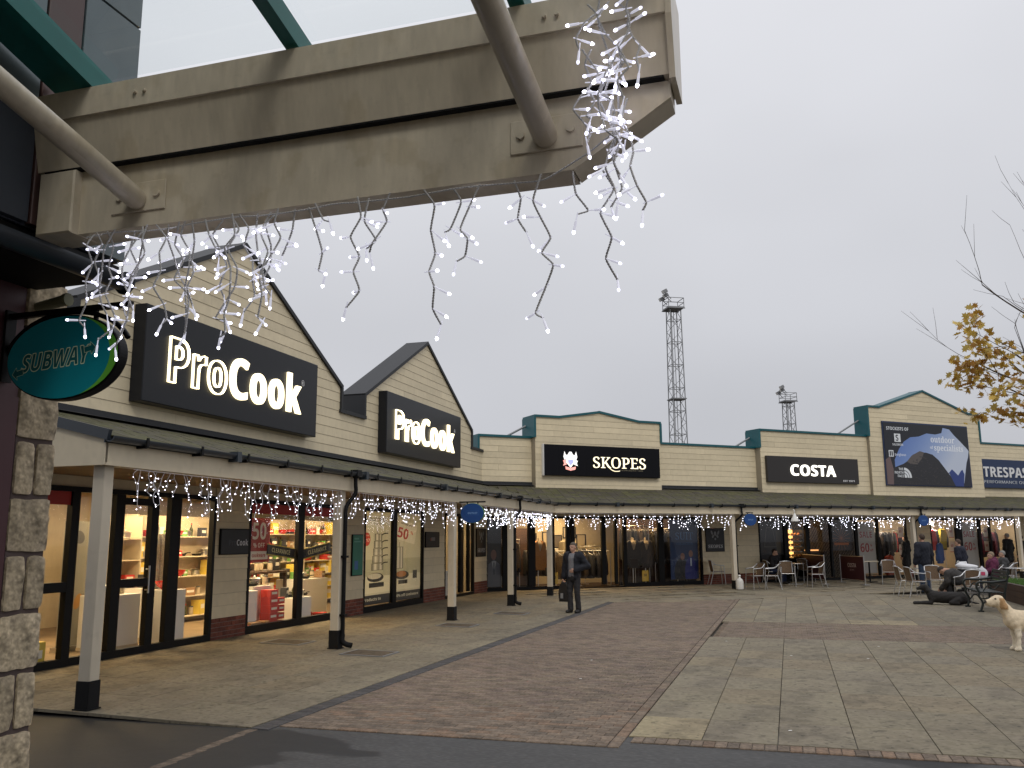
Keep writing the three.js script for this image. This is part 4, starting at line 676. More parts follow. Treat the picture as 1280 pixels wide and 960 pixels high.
plinthBox(FA, 11.7, -0.75, 0.75, 0.82, 0.5, 'white display plinth behind the entrance door'); plinthBox(FA, 12.42, -0.3, 0.5, 0.86, 0.4, 'white display plinth in the pane beside the wall plaque');
plinthBox(FA, 14.45, -0.35, 0.62, 0.72, 0.5, 'white display plinth under the red half price poster'); plinthBox(FA, 15.15, -0.5, 0.6, 0.78, 0.5, 'white display plinth beside the stack of red cartons'); plinthBox(FA, 16.35, -0.28, 0.72, 0.5, 0.4, 'low white display plinth with a red flower print'); plinthBox(FA, 24.2, -0.35, 0.8, 0.75, 0.45, 'white display plinth in the corner shop doorway');
for (const [k, s, y, n] of [['pot', 11.55, 0.9, -0.75], ['jar', 11.85, 0.9, -0.7], ['bowl', 12.4, 0.945, -0.3], ['jar', 14.25, 0.805, -0.3], ['white', 14.55, 0.805, -0.35], ['bottle', 14.4, 0.805, -0.22], ['pan', 15.0, 0.865, -0.4], ['pot', 15.25, 0.865, -0.5], ['jar', 15.38, 0.865, -0.35], ['dark', 14.95, 0.865, -0.62], ['bottle', 16.2, 0.585, -0.2], ['pot', 16.55, 0.585, -0.3], ['bowl', 17.1, 0.085, -0.1], ['bowl', 14.1, 0.085, 0.02], ['brown', 14.45, 0.085, 0.0], ['brown', 14.75, 0.085, 0.02], ['red', 16.98, 0.085, -0.4], ['pot', 8.4, 0.085, -0.3]]) stock(k, FA, s, y, n, rr(-0.4, 0.4));
for (let i = 0; i < 5; i++) stock('red', FA, 15.1 + rr(-0.01, 0.01), 0.085 + i * 0.142, -0.06, rr(-0.08, 0.08)); for (let i = 0; i < 4; i++) stock('red', FA, 15.42, 0.085 + i * 0.142, -0.08, rr(-0.1, 0.1), 0.85);
for (let i = 0; i < 5; i++) stock('yellow', FA, 8.75 + (i % 3) * 0.36, 0.085 + (i > 2 ? 0.345 : 0), -0.05, rr(-0.1, 0.1));
for (let i = 0; i < 4; i++) stock('green', FA, 8.9 + i * 0.22, 0.85, -1.2, rr(-0.4, 0.4));
{ const mid = 'on the display table behind the clearance window'; plinthBox(FA, 17.9, -1.0, 1.2, 0.8, 0.6, 'white display table behind the clearance window'); for (let i = 0; i < 9; i++) stock(pick(kinds), FA, 17.45 + i * 0.11, 0.885, -1.0 + (i % 3 - 1) * 0.18, rr(-0.5, 0.5), 0.9, mid); plinthBox(FA, 13.2, -1.3, 0.9, 0.85, 0.5, 'white display table behind the entrance pane'); for (let i = 0; i < 6; i++) stock(pick(kinds), FA, 12.85 + i * 0.14, 0.935, -1.3 + (i % 2 - 0.5) * 0.2, rr(-0.5, 0.5), 0.9, 'on the white table behind the entrance'); for (let i = 0; i < 5; i++) stock(pick(['dark', 'pot', 'white', 'pan']), FA, 16.1 + i * 0.18, 0.585, -0.35, rr(-0.5, 0.5), 0.8); }
plinthBox(FA, 9.25, -1.2, 1.1, 0.76, 0.45, 'cream display table near the end window', K.plaster);
{ // table behind the clearance signs, drape, roller banner, exit sign
  const t = thing('display_table', 'brown wooden display table behind the right hand clearance sign'.replace('right hand ', ''), 'table'); place(t, FA, 16.7, 0.076, -1.3); mesh('top', rbx(1.3, 0.05, 0.6, 0.006, 0, 0.98, 0), K.shopDark, t); for (const x of [-0.58, 0.58]) for (const z of [-0.24, 0.24]) mesh('leg', bx(0.06, 0.955, 0.06, x, 0.478, z), K.shopDark, t); mesh('lower_shelf', bx(1.1, 0.03, 0.5, 0, 0.35, 0), K.shopDark, t);
  for (let i = 0; i < 5; i++) stock(pick(['dark', 'pan', 'pot', 'dark', 'jar']), FA, 16.25 + i * 0.22, 1.082, -1.3 + rr(-0.1, 0.1), rr(-1, 1)); for (let i = 0; i < 4; i++) stock(pick(['brown', 'dark', 'white']), FA, 16.35 + i * 0.24, 0.442, -1.3, rr(-0.2, 0.2));
  const d = thing('draped_pillar', 'cream cloth draped over a pillar behind the pane by the wall plaque', 'drape'); place(d, FA, 12.72, 0.076, -0.75); const L = []; for (let i = 0; i < 9; i++) L.push(lathe([[0.05, 0], [0.045, 0.8], [0.05, 1.75], [0, 1.76]], 8, (i - 4) * 0.055, 0, (i % 2) * 0.03)); mesh('cloth', L, pm([0.62, 0.55, 0.42], 0.8, { map: T.cloth }), d);
  const b = thing('roller_banner', 'grey roller banner with leaf drawing behind the entrance doors', 'banner'); place(b, FA, 11.35, 0.076, -1.15); mesh('base', bx(0.6, 0.07, 0.16, 0, 0.035, 0), K.alu, b); mesh('print', sheet(-0.28, 0.28, 0.07, 1.95, 0.01, 0.006), printMat(128, 384, (x, w, h) => { x.fillStyle = '#8d8a7c'; x.fillRect(0, 0, w, h); x.fillStyle = '#5d5a50'; x.beginPath(); x.ellipse(70, 50, 26, 20, 0.3, 0, 7); x.fill(); x.strokeStyle = '#3f3d36'; x.lineWidth = 4; x.beginPath(); x.moveTo(30, 120); x.quadraticCurveTo(80, 200, 40, 330); x.stroke(); x.fillStyle = '#b8863a'; x.beginPath(); x.ellipse(84, 250, 16, 26, 0.5, 0, 7); x.fill(); }), b);
  const e = thing('exit_sign', 'small glowing green exit sign on the rear wall', 'sign'); place(e, FA, 9.55, 2.02, -3.2); mesh('case', rbx(0.42, 0.2, 0.05, 0.006, 0, 0, 0), K.white, e); mesh('light_face', sheet(-0.19, 0.19, -0.085, 0.085, 0.03, 0.004), (() => { const tx = canvasTex(128, 58, (x, w, h) => { x.fillStyle = '#0f8a3c'; x.fillRect(0, 0, w, h); x.fillStyle = '#e8ffe8'; x.fillRect(20, 14, 12, 32); x.fillRect(44, 22, 40, 14); x.fillRect(96, 14, 14, 32); }); return new THREE.MeshStandardMaterial({ map: tx, emissiveMap: tx, emissive: 0xffffff, emissiveIntensity: 1.6 }); })(), e); mesh('hanger', bx(0.02, 0.7, 0.02, 0, 0.35, -0.01), K.white, e);
}
// prints in the windows
function windowPrint(label, F, x0, x1, y0, y1, n, mat, tilt = 0, cat = 'poster', name = 'window_poster', group) { const t = thing(name, label, cat, group); place(t, F, (x0 + x1) / 2, (y0 + y1) / 2, n); t.rotation.order = 'YXZ'; t.rotation.z = tilt; const w = (x1 - x0) / 2, h = (y1 - y0) / 2; mesh('print', sheet(-w, w, -h, h, 0, 0.004), mat, t); return t; }
function litPrint(label, F, x0, x1, y0, y1, n, mat) { const t = thing('window_poster', label, 'poster'); place(t, F, (x0 + x1) / 2, (y0 + y1) / 2, n); const g = new THREE.PlaneGeometry(x1 - x0, y1 - y0); g.userData.uvok = true; mesh('print', g, mat, t); return t; }
windowPrint('red poster reading 50 in the clearance window', FA, 14.02, 14.72, 1.32, 2.12, 0.14, printMat(192, 224, (x, w, h) => { x.fillStyle = '#b3271f'; x.fillRect(0, 0, w, h); x.fillStyle = '#efe3d0'; x.font = 'bold 118px sans-serif'; x.textAlign = 'center'; x.fillText('50', w / 2, 108); x.font = 'bold 34px sans-serif'; x.fillText('% OFF', w / 2, 150); x.fillRect(14, 168, w - 28, 42); x.fillStyle = '#b3271f'; x.font = 'bold 26px sans-serif'; x.fillText('cookware', w / 2, 198); }));
const clr = (fl) => printMat(384, 84, (x, w, h) => { x.fillStyle = '#0d0c08'; x.fillRect(0, 0, w, h); x.fillStyle = '#b9a53a'; x.fillRect(0, 0, w, 7); x.fillRect(0, h - 9, w, 9); x.fillStyle = '#d8cf9c'; x.font = 'bold 46px sans-serif'; x.textAlign = 'center'; x.fillText('CLEARANCE', w / 2, 57); });
windowPrint('black and yellow clearance strip sloping down beside the red poster', FA, 14.62, 15.6, 1.4, 1.61, 0.15, clr(), -0.1, 'banner', 'clearance_strip'); windowPrint('black and yellow clearance strip sloping up near the canopy post', FA, 15.92, 17.05, 1.4, 1.61, 0.15, clr(), 0.12, 'banner', 'clearance_strip');
{
  const draw = (half) => (x, w, h) => {
    x.fillStyle = '#cdd0bf'; x.fillRect(0, 0, w, h); x.fillStyle = '#b9bda9'; x.fillRect(0, h * 0.52, w, h * 0.2); x.fillStyle = '#dcdfcf'; x.fillRect(0, h * 0.7, w, h * 0.18); x.fillStyle = '#17181a'; x.fillRect(0, h * 0.9, w, h * 0.1);
    const pan = (cx, cy, rw, rh) => { const g = x.createLinearGradient(cx - rw, 0, cx + rw, 0);[['#6e7068', 0], ['#e9ebe2', 0.3], ['#8b8d84', 0.6], ['#dfe1d8', 0.8], ['#5d5f58', 1]].forEach(([c, p]) => g.addColorStop(p, c)); x.fillStyle = g; x.fillRect(cx - rw, cy - rh, rw * 2, rh * 2); x.strokeStyle = '#23241f'; x.lineWidth = 3; x.strokeRect(cx - rw, cy - rh, rw * 2, rh * 2); };
    if (!half) { x.fillStyle = '#2a2b2b'; x.font = '62px sans-serif'; x.fillText('Gourmet', 26, 92); x.font = '20px sans-serif'; x.fillText('COLLECTION', 128, 128);
      x.fillStyle = '#b8352a'; x.beginPath(); x.ellipse(44, 270, 42, 64, 0, 0, 7); x.fill(); x.fillStyle = '#efe7da'; x.font = 'bold 22px sans-serif'; x.fillText('from', 18, 240); x.font = 'bold 44px sans-serif'; x.fillText('£17', 8, 296);
      for (let i = 0; i < 5; i++) { pan(190 - i * 2, 250 + i * 72, 46 + i * 7, 32); x.strokeStyle = '#1c1d1c'; x.lineWidth = 11; x.beginPath(); x.moveTo(232, 232 + i * 72); x.quadraticCurveTo(262, 205 + i * 72, 318, 212 + i * 72); x.stroke(); } x.strokeStyle = '#777'; x.lineWidth = 6; x.beginPath(); x.moveTo(176, 216); x.lineTo(176, 180); x.stroke();
      x.fillStyle = '#3a3b38'; x.beginPath(); x.ellipse(160, 640, 104, 44, 0, 0, 7); x.fill(); x.fillStyle = '#c9cbc2'; x.beginPath(); x.ellipse(150, 628, 86, 28, 0, 0, 7); x.fill(); x.fillStyle = '#22231f'; x.fillRect(80, 690, 190, 44); x.fillStyle = '#cfd2c6'; x.font = 'bold 40px sans-serif'; x.fillText('Products to', 14, 860); }
    else { x.save(); x.translate(60, 60); x.rotate(0.22); x.fillStyle = '#e3e4d8'; x.fillRect(0, 0, 280, 210); x.fillStyle = '#3d3d3b'; x.font = 'bold 28px sans-serif'; x.fillText('selected sets', 30, 40); x.fillStyle = '#b5302a'; x.font = 'bold 150px sans-serif'; x.fillText('50', 8, 185); x.font = 'bold 50px sans-serif'; x.fillText('%', 192, 120); x.restore();
      pan(70, 460, 50, 110); x.strokeStyle = '#555'; x.lineWidth = 5; x.beginPath(); x.moveTo(70, 350); x.lineTo(70, 300); x.stroke(); x.fillStyle = '#3a3b38'; x.beginPath(); x.ellipse(110, 640, 100, 44, 0, 0, 7); x.fill(); x.fillStyle = '#a8743f'; x.beginPath(); x.ellipse(100, 628, 74, 30, 0, 0, 7); x.fill(); x.fillStyle = '#1f201d'; x.fillRect(60, 690, 130, 40); x.fillStyle = '#4a4b45'; x.fillRect(270, 600, 62, 84); x.fillStyle = '#cfd2c6'; x.font = 'bold 40px sans-serif'; x.fillText('50% off cookware', 14, 860); }
  };
  const thin = (m) => { m.transmission = 0.5; m.roughness = 1; m.thickness = 0; return m; };   // paper lit from inside the shop
  litPrint('large cookware poster with stacked steel pans and a red price spot', FA, 18.56, 20.02, 0.24, 2.37, 0.15, thin(printMat(352, 896, draw(0)))); litPrint('large cookware poster with tilted red 50 percent card', FA, 20.26, 21.87, 0.24, 2.37, 0.15, thin(printMat(384, 896, draw(1))));
}
const salePrint = printMat(192, 384, (x, w, h) => { x.fillStyle = '#a9a59e'; x.fillRect(0, 0, w, h); x.fillStyle = '#8f2a2c'; x.textAlign = 'center'; x.font = 'bold 62px sans-serif'; x.fillText('SALE', w / 2, 118); x.font = 'bold 92px sans-serif'; x.fillText('60', w / 2 - 20, 226); x.font = 'bold 26px sans-serif'; x.fillText('%', w - 46, 186); x.fillText('off', w - 44, 222); });
windowPrint('tall grey sale poster behind the cafe barrier', FB, 16.08, 17.04, 0.3, 2.3, 0.13, salePrint); windowPrint('tall grey sale poster behind the seated people', FB, 22.02, 23.0, 0.3, 2.3, 0.13, salePrint);
windowPrint('dark poster of a grey suit with tie in the corner window', FB, 0.1, 0.64, 0.22, 2.36, 0.14, printMat(128, 448, (x, w, h) => { x.fillStyle = '#17120f'; x.fillRect(0, 0, w, h); x.fillStyle = '#4a4f58'; x.beginPath(); x.moveTo(10, 448); x.lineTo(18, 300); x.lineTo(64, 268); x.lineTo(112, 300); x.lineTo(124, 448); x.fill(); x.fillStyle = '#8f9499'; x.beginPath(); x.moveTo(46, 280); x.lineTo(64, 360); x.lineTo(82, 280); x.fill(); x.fillStyle = '#22303f'; x.fillRect(59, 288, 10, 80); x.fillStyle = '#6b4a3c'; x.beginPath(); x.ellipse(62, 238, 24, 34, 0, 0, 7); x.fill(); }));
windowPrint('blue poster reading suit with two figures in suits', FB, 7.2, 8.4, 0.28, 2.36, 0.08, printMat(256, 448, (x, w, h) => { x.fillStyle = '#0d2c58'; x.fillRect(0, 0, w, h); x.fillStyle = '#3f6ea3'; x.font = '74px serif'; x.fillText('SUIT', 50, 150); x.font = '24px serif'; x.fillText('COLLECTION', 60, 190); x.fillStyle = '#161a22'; x.beginPath(); x.ellipse(100, 400, 66, 110, 0, 0, 7); x.fill(); x.fillStyle = '#1b2470'; x.beginPath(); x.ellipse(186, 400, 56, 120, 0, 0, 7); x.fill(); x.fillStyle = '#8a6250'; x.beginPath(); x.ellipse(112, 278, 20, 27, 0, 0, 7); x.fill(); x.beginPath(); x.ellipse(188, 258, 19, 26, 0, 0, 7); x.fill(); x.fillStyle = '#b9c2cf'; x.fillRect(182, 290, 12, 60); }));
for (const [u, n] of [[2.55, 0.13], [6.1, 0.13]]) windowPrint('small yellow notice at the foot of a tailor shop pane', FB, u - 0.13, u + 0.13, 0.25, 0.62, n, printMat(64, 96, (x, w, h) => { x.fillStyle = '#c6a33a'; x.fillRect(0, 0, w, h); x.fillStyle = '#3a2f10'; x.font = 'bold 30px sans-serif'; x.fillText('50', 14, 52); }), 0, 'notice', 'window_notice', 'yellow notices in the tailor windows');
// garments
function garmentGeo(w, h, d) { const o = [[-0.12, 1], [-0.38, 0.93], [-0.5, 0.55], [-0.47, 0.12], [-0.36, 0.12], [-0.34, 0.5], [-0.31, 0], [0.31, 0], [0.34, 0.5], [0.36, 0.12], [0.47, 0.12], [0.5, 0.55], [0.38, 0.93], [0.12, 1], [0, 0.9]].map(([a, b]) => [a * w, b * h]); return poly(o, d, d * 0.35).translate(0, -h, -d / 2); }
const gg = garmentGeo(0.52, 0.85, 0.15), coatG = garmentGeo(0.5, 1.1, 0.16);
function garment(c, label, group, F, s, y, n, turn, geo = gg) { const t = thing('jacket', label, 'jacket', group); place(t, F, s, y, n, turn); mesh('cloth', geo, pm(c, 0.8, { map: T.cloth }), t); mesh('hanger', tube([V(-0.18, -0.05, 0), V(0, 0.03, 0), V(0, 0.1, 0), V(0.03, 0.13, 0)], 0.006, 5, 12), K.alu, t); return t; }
let gi = 0;
function rail(F, s0, s1, n, y, cols, label, group, geo) { const t = thing('clothes_rail', 'steel clothes rail holding ' + group, 'rail'); place(t, F, (s0 + s1) / 2, 0.076, n); const w = s1 - s0; mesh('bar', cy(V(-w / 2, y - 0.076 + 0.1, 0), V(w / 2, y - 0.076 + 0.1, 0), 0.014), K.alu, t); for (const s of [-1, 1]) mesh('upright', [cy(V(s * w / 2, 0, 0), V(s * w / 2, y + 0.03, 0), 0.016), bx(0.05, 0.02, 0.5, s * w / 2, 0.01, 0)], K.alu, t); for (let s = s0 + 0.12; s < s1 - 0.08; s += 0.2) garment(cols[gi++ % cols.length], label, group, F, s, y, n, Math.PI / 2 + rr(-0.5, 0.5), geo); }
const suits = [[0.03, 0.028, 0.03], [0.05, 0.045, 0.045], [0.02, 0.022, 0.035], [0.09, 0.06, 0.035], [0.035, 0.035, 0.04]];
rail(FB, 1.9, 3.1, -1.0, 1.35, suits, 'dark suit jacket on the rail by the tailor shop entrance', 'dark suits by the tailor entrance'); rail(FB, 4.4, 5.6, -1.6, 1.35, suits, 'dark suit jacket on the rail behind the doors', 'dark suits behind the tailor doors'); rail(FB, 5.5, 6.6, -0.35, 2.05, suits, 'dark coat hanging in the middle window of the tailor', 'dark coats in the middle tailor window', coatG); rail(FB, 6.95, 7.9, -0.5, 1.95, suits, 'dark coat hanging behind the blue poster', 'dark coats behind the blue poster', coatG); rail(FB, 2.9, 5.2, -2.5, 1.25, suits, 'dark suit jacket on the low rail along the tailor rear wall', 'dark suits on the low rear rail');
{ const t = thing('display_backdrop', 'dark brown backdrop behind the coats in the tailor windows', 'backdrop'); place(t, FB, 7.3, 0.076, -0.85); mesh('panel', bx(3.3, 2.5, 0.06, 0, 1.25, 0), K.shopDark, t); mesh('skirting', bx(3.3, 0.12, 0.08, 0, 0.06, 0), K.black, t); const t2 = thing('display_backdrop', 'dark brown backdrop behind the brown coat in the first tailor window', 'backdrop'); place(t2, FB, 1.5, 0.076, -0.95); mesh('panel', bx(1.7, 2.0, 0.06, 0, 1.0, 0), K.shopDark, t2); mesh('skirting', bx(1.7, 0.12, 0.08, 0, 0.06, 0), K.black, t2); }
rail(FB, 0.95, 1.6, -0.55, 1.6, suits, 'dark jacket on the rail in the first tailor window', 'dark jackets in the first tailor window', coatG); rail(FB, 3.2, 5.4, -1.0, 1.2, suits, 'dark suit jacket on the low rail facing the tailor doors', 'dark suits on the low rail facing the tailor doors'); rail(FB, 6.2, 8.4, -0.65, 1.9, suits, 'dark coat against the backdrop in the tailor windows', 'dark coats against the tailor backdrop', coatG);
function form(F, s, n, c, label, y0 = 0.076) { const t = thing('dress_form', label, 'dress form', 'dress forms in the tailor windows'); place(t, F, s, y0, n, rr(-0.4, 0.4)); mesh('stand', [cy(V(0, 0, 0), V(0, 0.9, 0), 0.018), lathe([[0, 0], [0.17, 0], [0.17, 0.015], [0.03, 0.04]], 18)], K.alu, t); mesh('torso', [lathe([[0, 0.78], [0.17, 0.8], [0.175, 0.95], [0.155, 1.1], [0.185, 1.35], [0.2, 1.46], [0.12, 1.55], [0.055, 1.58], [0.05, 1.66], [0, 1.67]], 20).scale(1, 1, 0.68)], pm([0.22, 0.17, 0.11], 0.6), t); mesh('coat', [poly([[-0.12, 1.58], [-0.24, 1.52], [-0.3, 1.1], [-0.27, 0.7], [-0.2, 0.7], [-0.21, 0.62], [0.21, 0.62], [0.2, 0.7], [0.27, 0.7], [0.3, 1.1], [0.24, 1.52], [0.12, 1.58], [0.02, 1.25], [-0.02, 1.25]], 0.3, 0.02).translate(0, 0, -0.15)], pm(c, 0.8, { map: T.cloth }), t); }
form(FB, 1.2, -0.35, [0.2, 0.12, 0.06], 'dress form in brown coat in the first tailor window'); form(FB, 2.12, -0.2, [0.42, 0.19, 0.045], 'dress form in bright tan coat beside the tailor entrance'); form(FB, 5.75, -0.1, [0.05, 0.045, 0.045], 'dress form in black coat in the middle tailor window'); form(FB, 6.3, -0.15, [0.06, 0.05, 0.05], 'dress form in charcoal coat in the middle tailor window'); form(FB, 4.15, -1.9, [0.5, 0.42, 0.28], 'dress form in pale coat at the rear of the tailor');
[[3.3, 1.7, 0.34, 0.5], [3.75, 1.62, 0.3, 0.42], [4.25, 1.95, 0.5, 0.36], [4.75, 1.6, 0.34, 0.5], [2.7, 1.75, 0.26, 0.3]].forEach(([u, y, w, h], i) => { const t = thing('wall_picture', 'small framed picture on the tailor rear wall', 'picture', 'framed pictures on the tailor rear wall'); place(t, FB, u + 0.8, y, -3.36); mesh('frame', [bx(w + 0.06, 0.03, 0.03, 0, h / 2 + 0.015, 0), bx(w + 0.06, 0.03, 0.03, 0, -h / 2 - 0.015, 0), bx(0.03, h, 0.03, w / 2 + 0.015, 0, 0), bx(0.03, h, 0.03, -w / 2 - 0.015, 0, 0)], K.blackMatt, t); mesh('picture', bx(w, h, 0.01, 0, 0, -0.005), pm([[0.5, 0.42, 0.3], [0.12, 0.1, 0.08], [0.4, 0.36, 0.3]][i % 3]), t); });
const brights = [[0.5, 0.02, 0.02], [0.04, 0.04, 0.05], [0.55, 0.4, 0.02], [0.02, 0.09, 0.35], [0.1, 0.2, 0.06], [0.35, 0.03, 0.12], [0.03, 0.03, 0.03]];
rail(FB, 17.2, 18.5, -0.3, 1.9, [[0.03, 0.03, 0.035], [0.05, 0.04, 0.04], [0.02, 0.025, 0.04]], 'dark waterproof coat in the first clothing window', 'dark coats in the first clothing window', coatG); rail(FB, 20.3, 21.5, -0.3, 2.0, brights, 'bright outdoor jacket in the middle clothing window', 'bright jackets in the middle clothing window'); rail(FB, 23.2, 25.2, -0.6, 1.9, [[0.04, 0.03, 0.03], [0.2, 0.03, 0.06], [0.05, 0.05, 0.06], [0.1, 0.06, 0.03]], 'muted outdoor jacket in the end clothing window', 'muted jackets in the end clothing window', coatG); rail(FB, 18.4, 21.8, -1.8, 1.9, brights, 'bright outdoor jacket on the rear rail of the clothing shop', 'bright jackets on the rear clothing rail');
garment([0.62, 0.03, 0.025], 'scarlet padded jacket displayed in the middle clothing window', 'displayed jackets', FB, 20.45, 1.98, 0.0, 0); garment([0.02, 0.10, 0.4], 'royal blue padded jacket displayed in the middle clothing window', 'displayed jackets', FB, 20.85, 1.45, 0.02, 0.2); garment([0.55, 0.42, 0.02], 'yellow waterproof jacket displayed in the middle clothing window', 'displayed jackets', FB, 21.2, 2.05, -0.05, 0.1); garment([0.5, 0.06, 0.02], 'orange red jacket displayed low in the first clothing window', 'displayed jackets', FB, 17.9, 1.0, 0.02, 0);
for (const [u, y] of [[21.45, 1.9], [21.45, 1.3], [18.5, 1.9], [18.5, 1.2], [23.6, 1.9], [23.6, 1.3]]) windowPrint('small pale sale notice with red print in a clothing window', FB, u - 0.15, u + 0.15, y - 0.24, y + 0.2, 0.12, printMat(96, 128, (x, w, h) => { x.fillStyle = '#c9b7a4'; x.fillRect(0, 0, w, h); x.fillStyle = '#9c2f25'; x.font = 'bold 44px sans-serif'; x.fillText('60', 18, 66); x.fillRect(0, h - 8, w, 8); }), 0, 'notice', 'window_notice', 'sale notices in the clothing windows');
{ // cafe interior: lit pastry case, counter, menu wall
  const t = thing('pastry_cabinet', 'glowing pastry cabinet with shelves of food inside the cafe', 'cabinet'); place(t, FB, 13.05, 0.076, -0.35); mesh('case', [bx(0.9, 0.85, 0.6, 0, 0.425, 0), bx(0.03, 1.1, 0.6, -0.435, 1.4, 0), bx(0.03, 1.1, 0.6, 0.435, 1.4, 0), bx(0.9, 0.03, 0.6, 0, 1.955, 0)], K.black, t); mesh('light_panel', bx(0.84, 1.06, 0.02, 0, 1.4, -0.28), glow([1, 0.5, 0.13], 2.0), t);
  for (let r = 0; r < 5; r++) { mesh('shelf', bx(0.84, 0.015, 0.5, 0, 0.9 + r * 0.2, 0), K.alu, t); for (let i = 0; i < 5; i++) { const f = thing('pastry', 'golden pastry on a lit cabinet shelf', 'pastry', 'pastries in the cafe cabinet'); place(f, FB, 12.71 + i * 0.17, 0.985 + r * 0.2, -0.2); mesh('crust', ell(0.065, 0.045, 0, 0.045, 0), pm([0.5, 0.22, 0.05], 0.6), f); mesh('glaze', ell(0.045, 0.03, 0, 0.068, 0), pm([0.5, 0.13, 0.04], 0.3), f); } }
  const l = new THREE.RectAreaLight(new THREE.Color().setRGB(1, 0.55, 0.2), 7, 0.8, 0.3); l.position.set(0, 1.93, 0.05); l.rotation.x = -Math.PI / 2; t.add(l);
  const c = thing('cafe_counter', 'dark cafe counter with small lit display behind the barriers', 'counter'); place(c, FB, 14.8, 0.076, -1.6); mesh('front', rbx(1.9, 1.0, 0.6, 0.01, 0, 0.5, 0), K.shopDark, c); mesh('top', rbx(2.0, 0.05, 0.7, 0.01, 0, 1.03, 0), pm([0.12, 0.06, 0.03]), c); mesh('light_strip', bx(1.2, 0.05, 0.02, 0.1, 1.12, 0.2), glow([1, 0.45, 0.15], 1.4), c);
  windowPrint('dark cafe window print with an orange burst', FB, 14.75, 15.85, 1.2, 2.3, 0.08, printMat(192, 192, (x, w, h) => { x.fillStyle = '#22100a'; x.fillRect(0, 0, w, h); x.strokeStyle = '#8a4a1c'; x.lineWidth = 3; for (let i = 0; i < 16; i++) { x.beginPath(); x.moveTo(96, 110); x.lineTo(96 + Math.cos(i * 0.393) * 80, 110 + Math.sin(i * 0.393) * 80); x.stroke(); } x.fillStyle = '#a85a22'; x.fillRect(30, 140, 130, 16); }));
  windowPrint('dark cafe window print with a pale outlined shape', FB, 11.2, 12.25, 0.9, 2.3, 0.08, printMat(192, 256, (x, w, h) => { x.fillStyle = '#120d0a'; x.fillRect(0, 0, w, h); x.strokeStyle = '#4a443c'; x.lineWidth = 5; x.beginPath(); x.moveTo(70, 40); x.lineTo(120, 40); x.lineTo(150, 170); x.lineTo(46, 170); x.closePath(); x.stroke(); x.fillStyle = '#3f3416'; x.fillRect(150, 60, 40, 150); }));
}
// corner shop: plant and pale wall
{ const t = thing('potted_plant', 'leafy dark pot plant on the plinth in the corner shop', 'plant'); place(t, FA, 24.25, 0.84, -0.35); mesh('pot', lathe([[0, 0], [0.07, 0], [0.1, 0.14], [0.09, 0.14]], 16), pm([0.03, 0.03, 0.03]), t); const L = []; for (let i = 0; i < 26; i++) { const a = R() * 6.28, l = rr(0.12, 0.3), e = rr(0.2, 1.2); L.push(poly([[0, 0], [0.03, l * 0.5], [0, l], [-0.03, l * 0.5]], 0.002).rotateX(e * 0.9).rotateY(a).translate(0, 0.13, 0)); } mesh('foliage', L, pm([0.03, 0.06, 0.02]), t); }

// ---------- strings of icicle lights ----------
const wireMat = M([0.46, 0.45, 0.44], 0.45), paleWire = M([0.72, 0.71, 0.76], 0.5), sleeveMat = glow([0.84, 0.84, 1.0], 0.45, [0.65, 0.65, 0.7]), ledMat = glow([0.80, 0.80, 1.0], 7, [0.9, 0.9, 1]), farLed = glow([0.88, 0.88, 1.0], 9, [0.9, 0.9, 1]);
const ledMats = [ledMat, glow([0.75, 0.76, 1.0], 4, [0.9, 0.9, 1]), glow([0.86, 0.85, 1.0], 11, [0.9, 0.9, 1]), glow([0.8, 0.8, 1], 1.6, [0.8, 0.8, 0.95])];
function dropPath(x, y, z, len, wob, step) { const pts = [V(x, y, z)]; let cx = 0, cz = 0, d = 0, side = R() < 0.5 ? 1 : -1; while (d < len) { const s = Math.min(step * rr(0.6, 1.15), len - d + 0.004); d += s; cx = cl(-wob * 1.6, wob * 1.6, cx + side * wob * rr(0.2, 1)); cz = cl(-wob, wob, cz + rr(-wob, wob) * 0.6); side = R() < 0.7 ? -side : side; pts.push(V(x + cx, y - d, z + cz)); } return pts; }
function twisted(pts, r, pitch) { const c = new THREE.CatmullRomCurve3(pts, false, 'catmullrom', 0.25), l = c.getLength(), n = Math.max(6, Math.round(l / (pitch / 5))), P = c.getSpacedPoints(n), A = [], B = []; P.forEach((p, i) => { const a = i / n * l / pitch * 6.283; const o = V(Math.cos(a) * r * 0.95, 0, Math.sin(a) * r * 0.95); A.push(p.clone().add(o)); B.push(p.clone().sub(o)); }); return [tube(A, r, 5, n), tube(B, r, 5, n)]; }
const bulbG = flat(new THREE.SphereGeometry(0.0048, 10, 8).scale(1, 1.5, 1)), sleeveG = flat(new THREE.CylinderGeometry(0.0042, 0.0036, 0.03, 8));
function nearDrop(parent, pts, turn = 0) {
  const d = grp('drop', parent); mesh('cable', twisted(pts, 0.0021, 0.017), wireMat, d);
  for (let i = 1; i < pts.length; i++) {
    const p = pts[i], end = i === pts.length - 1, dirv = end ? V(rr(-0.5, 0.5), -1, rr(-0.4, 0.4)).normalize() : V((R() < 0.5 ? -1 : 1) * rr(0.5, 1), rr(-0.7, 0.15), rr(-0.6, 0.6)).normalize();
    const stem = p.clone().addScaledVector(dirv, rr(0.006, 0.028)), q = new THREE.Quaternion().setFromUnitVectors(V(0, 1, 0), dirv);
    const b = grp('lamp', d); b.position.copy(stem); b.quaternion.copy(q);
    mesh('sleeve', mg([sleeveG.clone().translate(0, 0.012, 0), flat(new THREE.CylinderGeometry(0.002, 0.002, 0.03, 5)).translate(0, -0.014, 0)]), sleeveMat, b); mesh('light_bulb', bulbG, pick(ledMats), b).position.y = 0.03;
  }
}
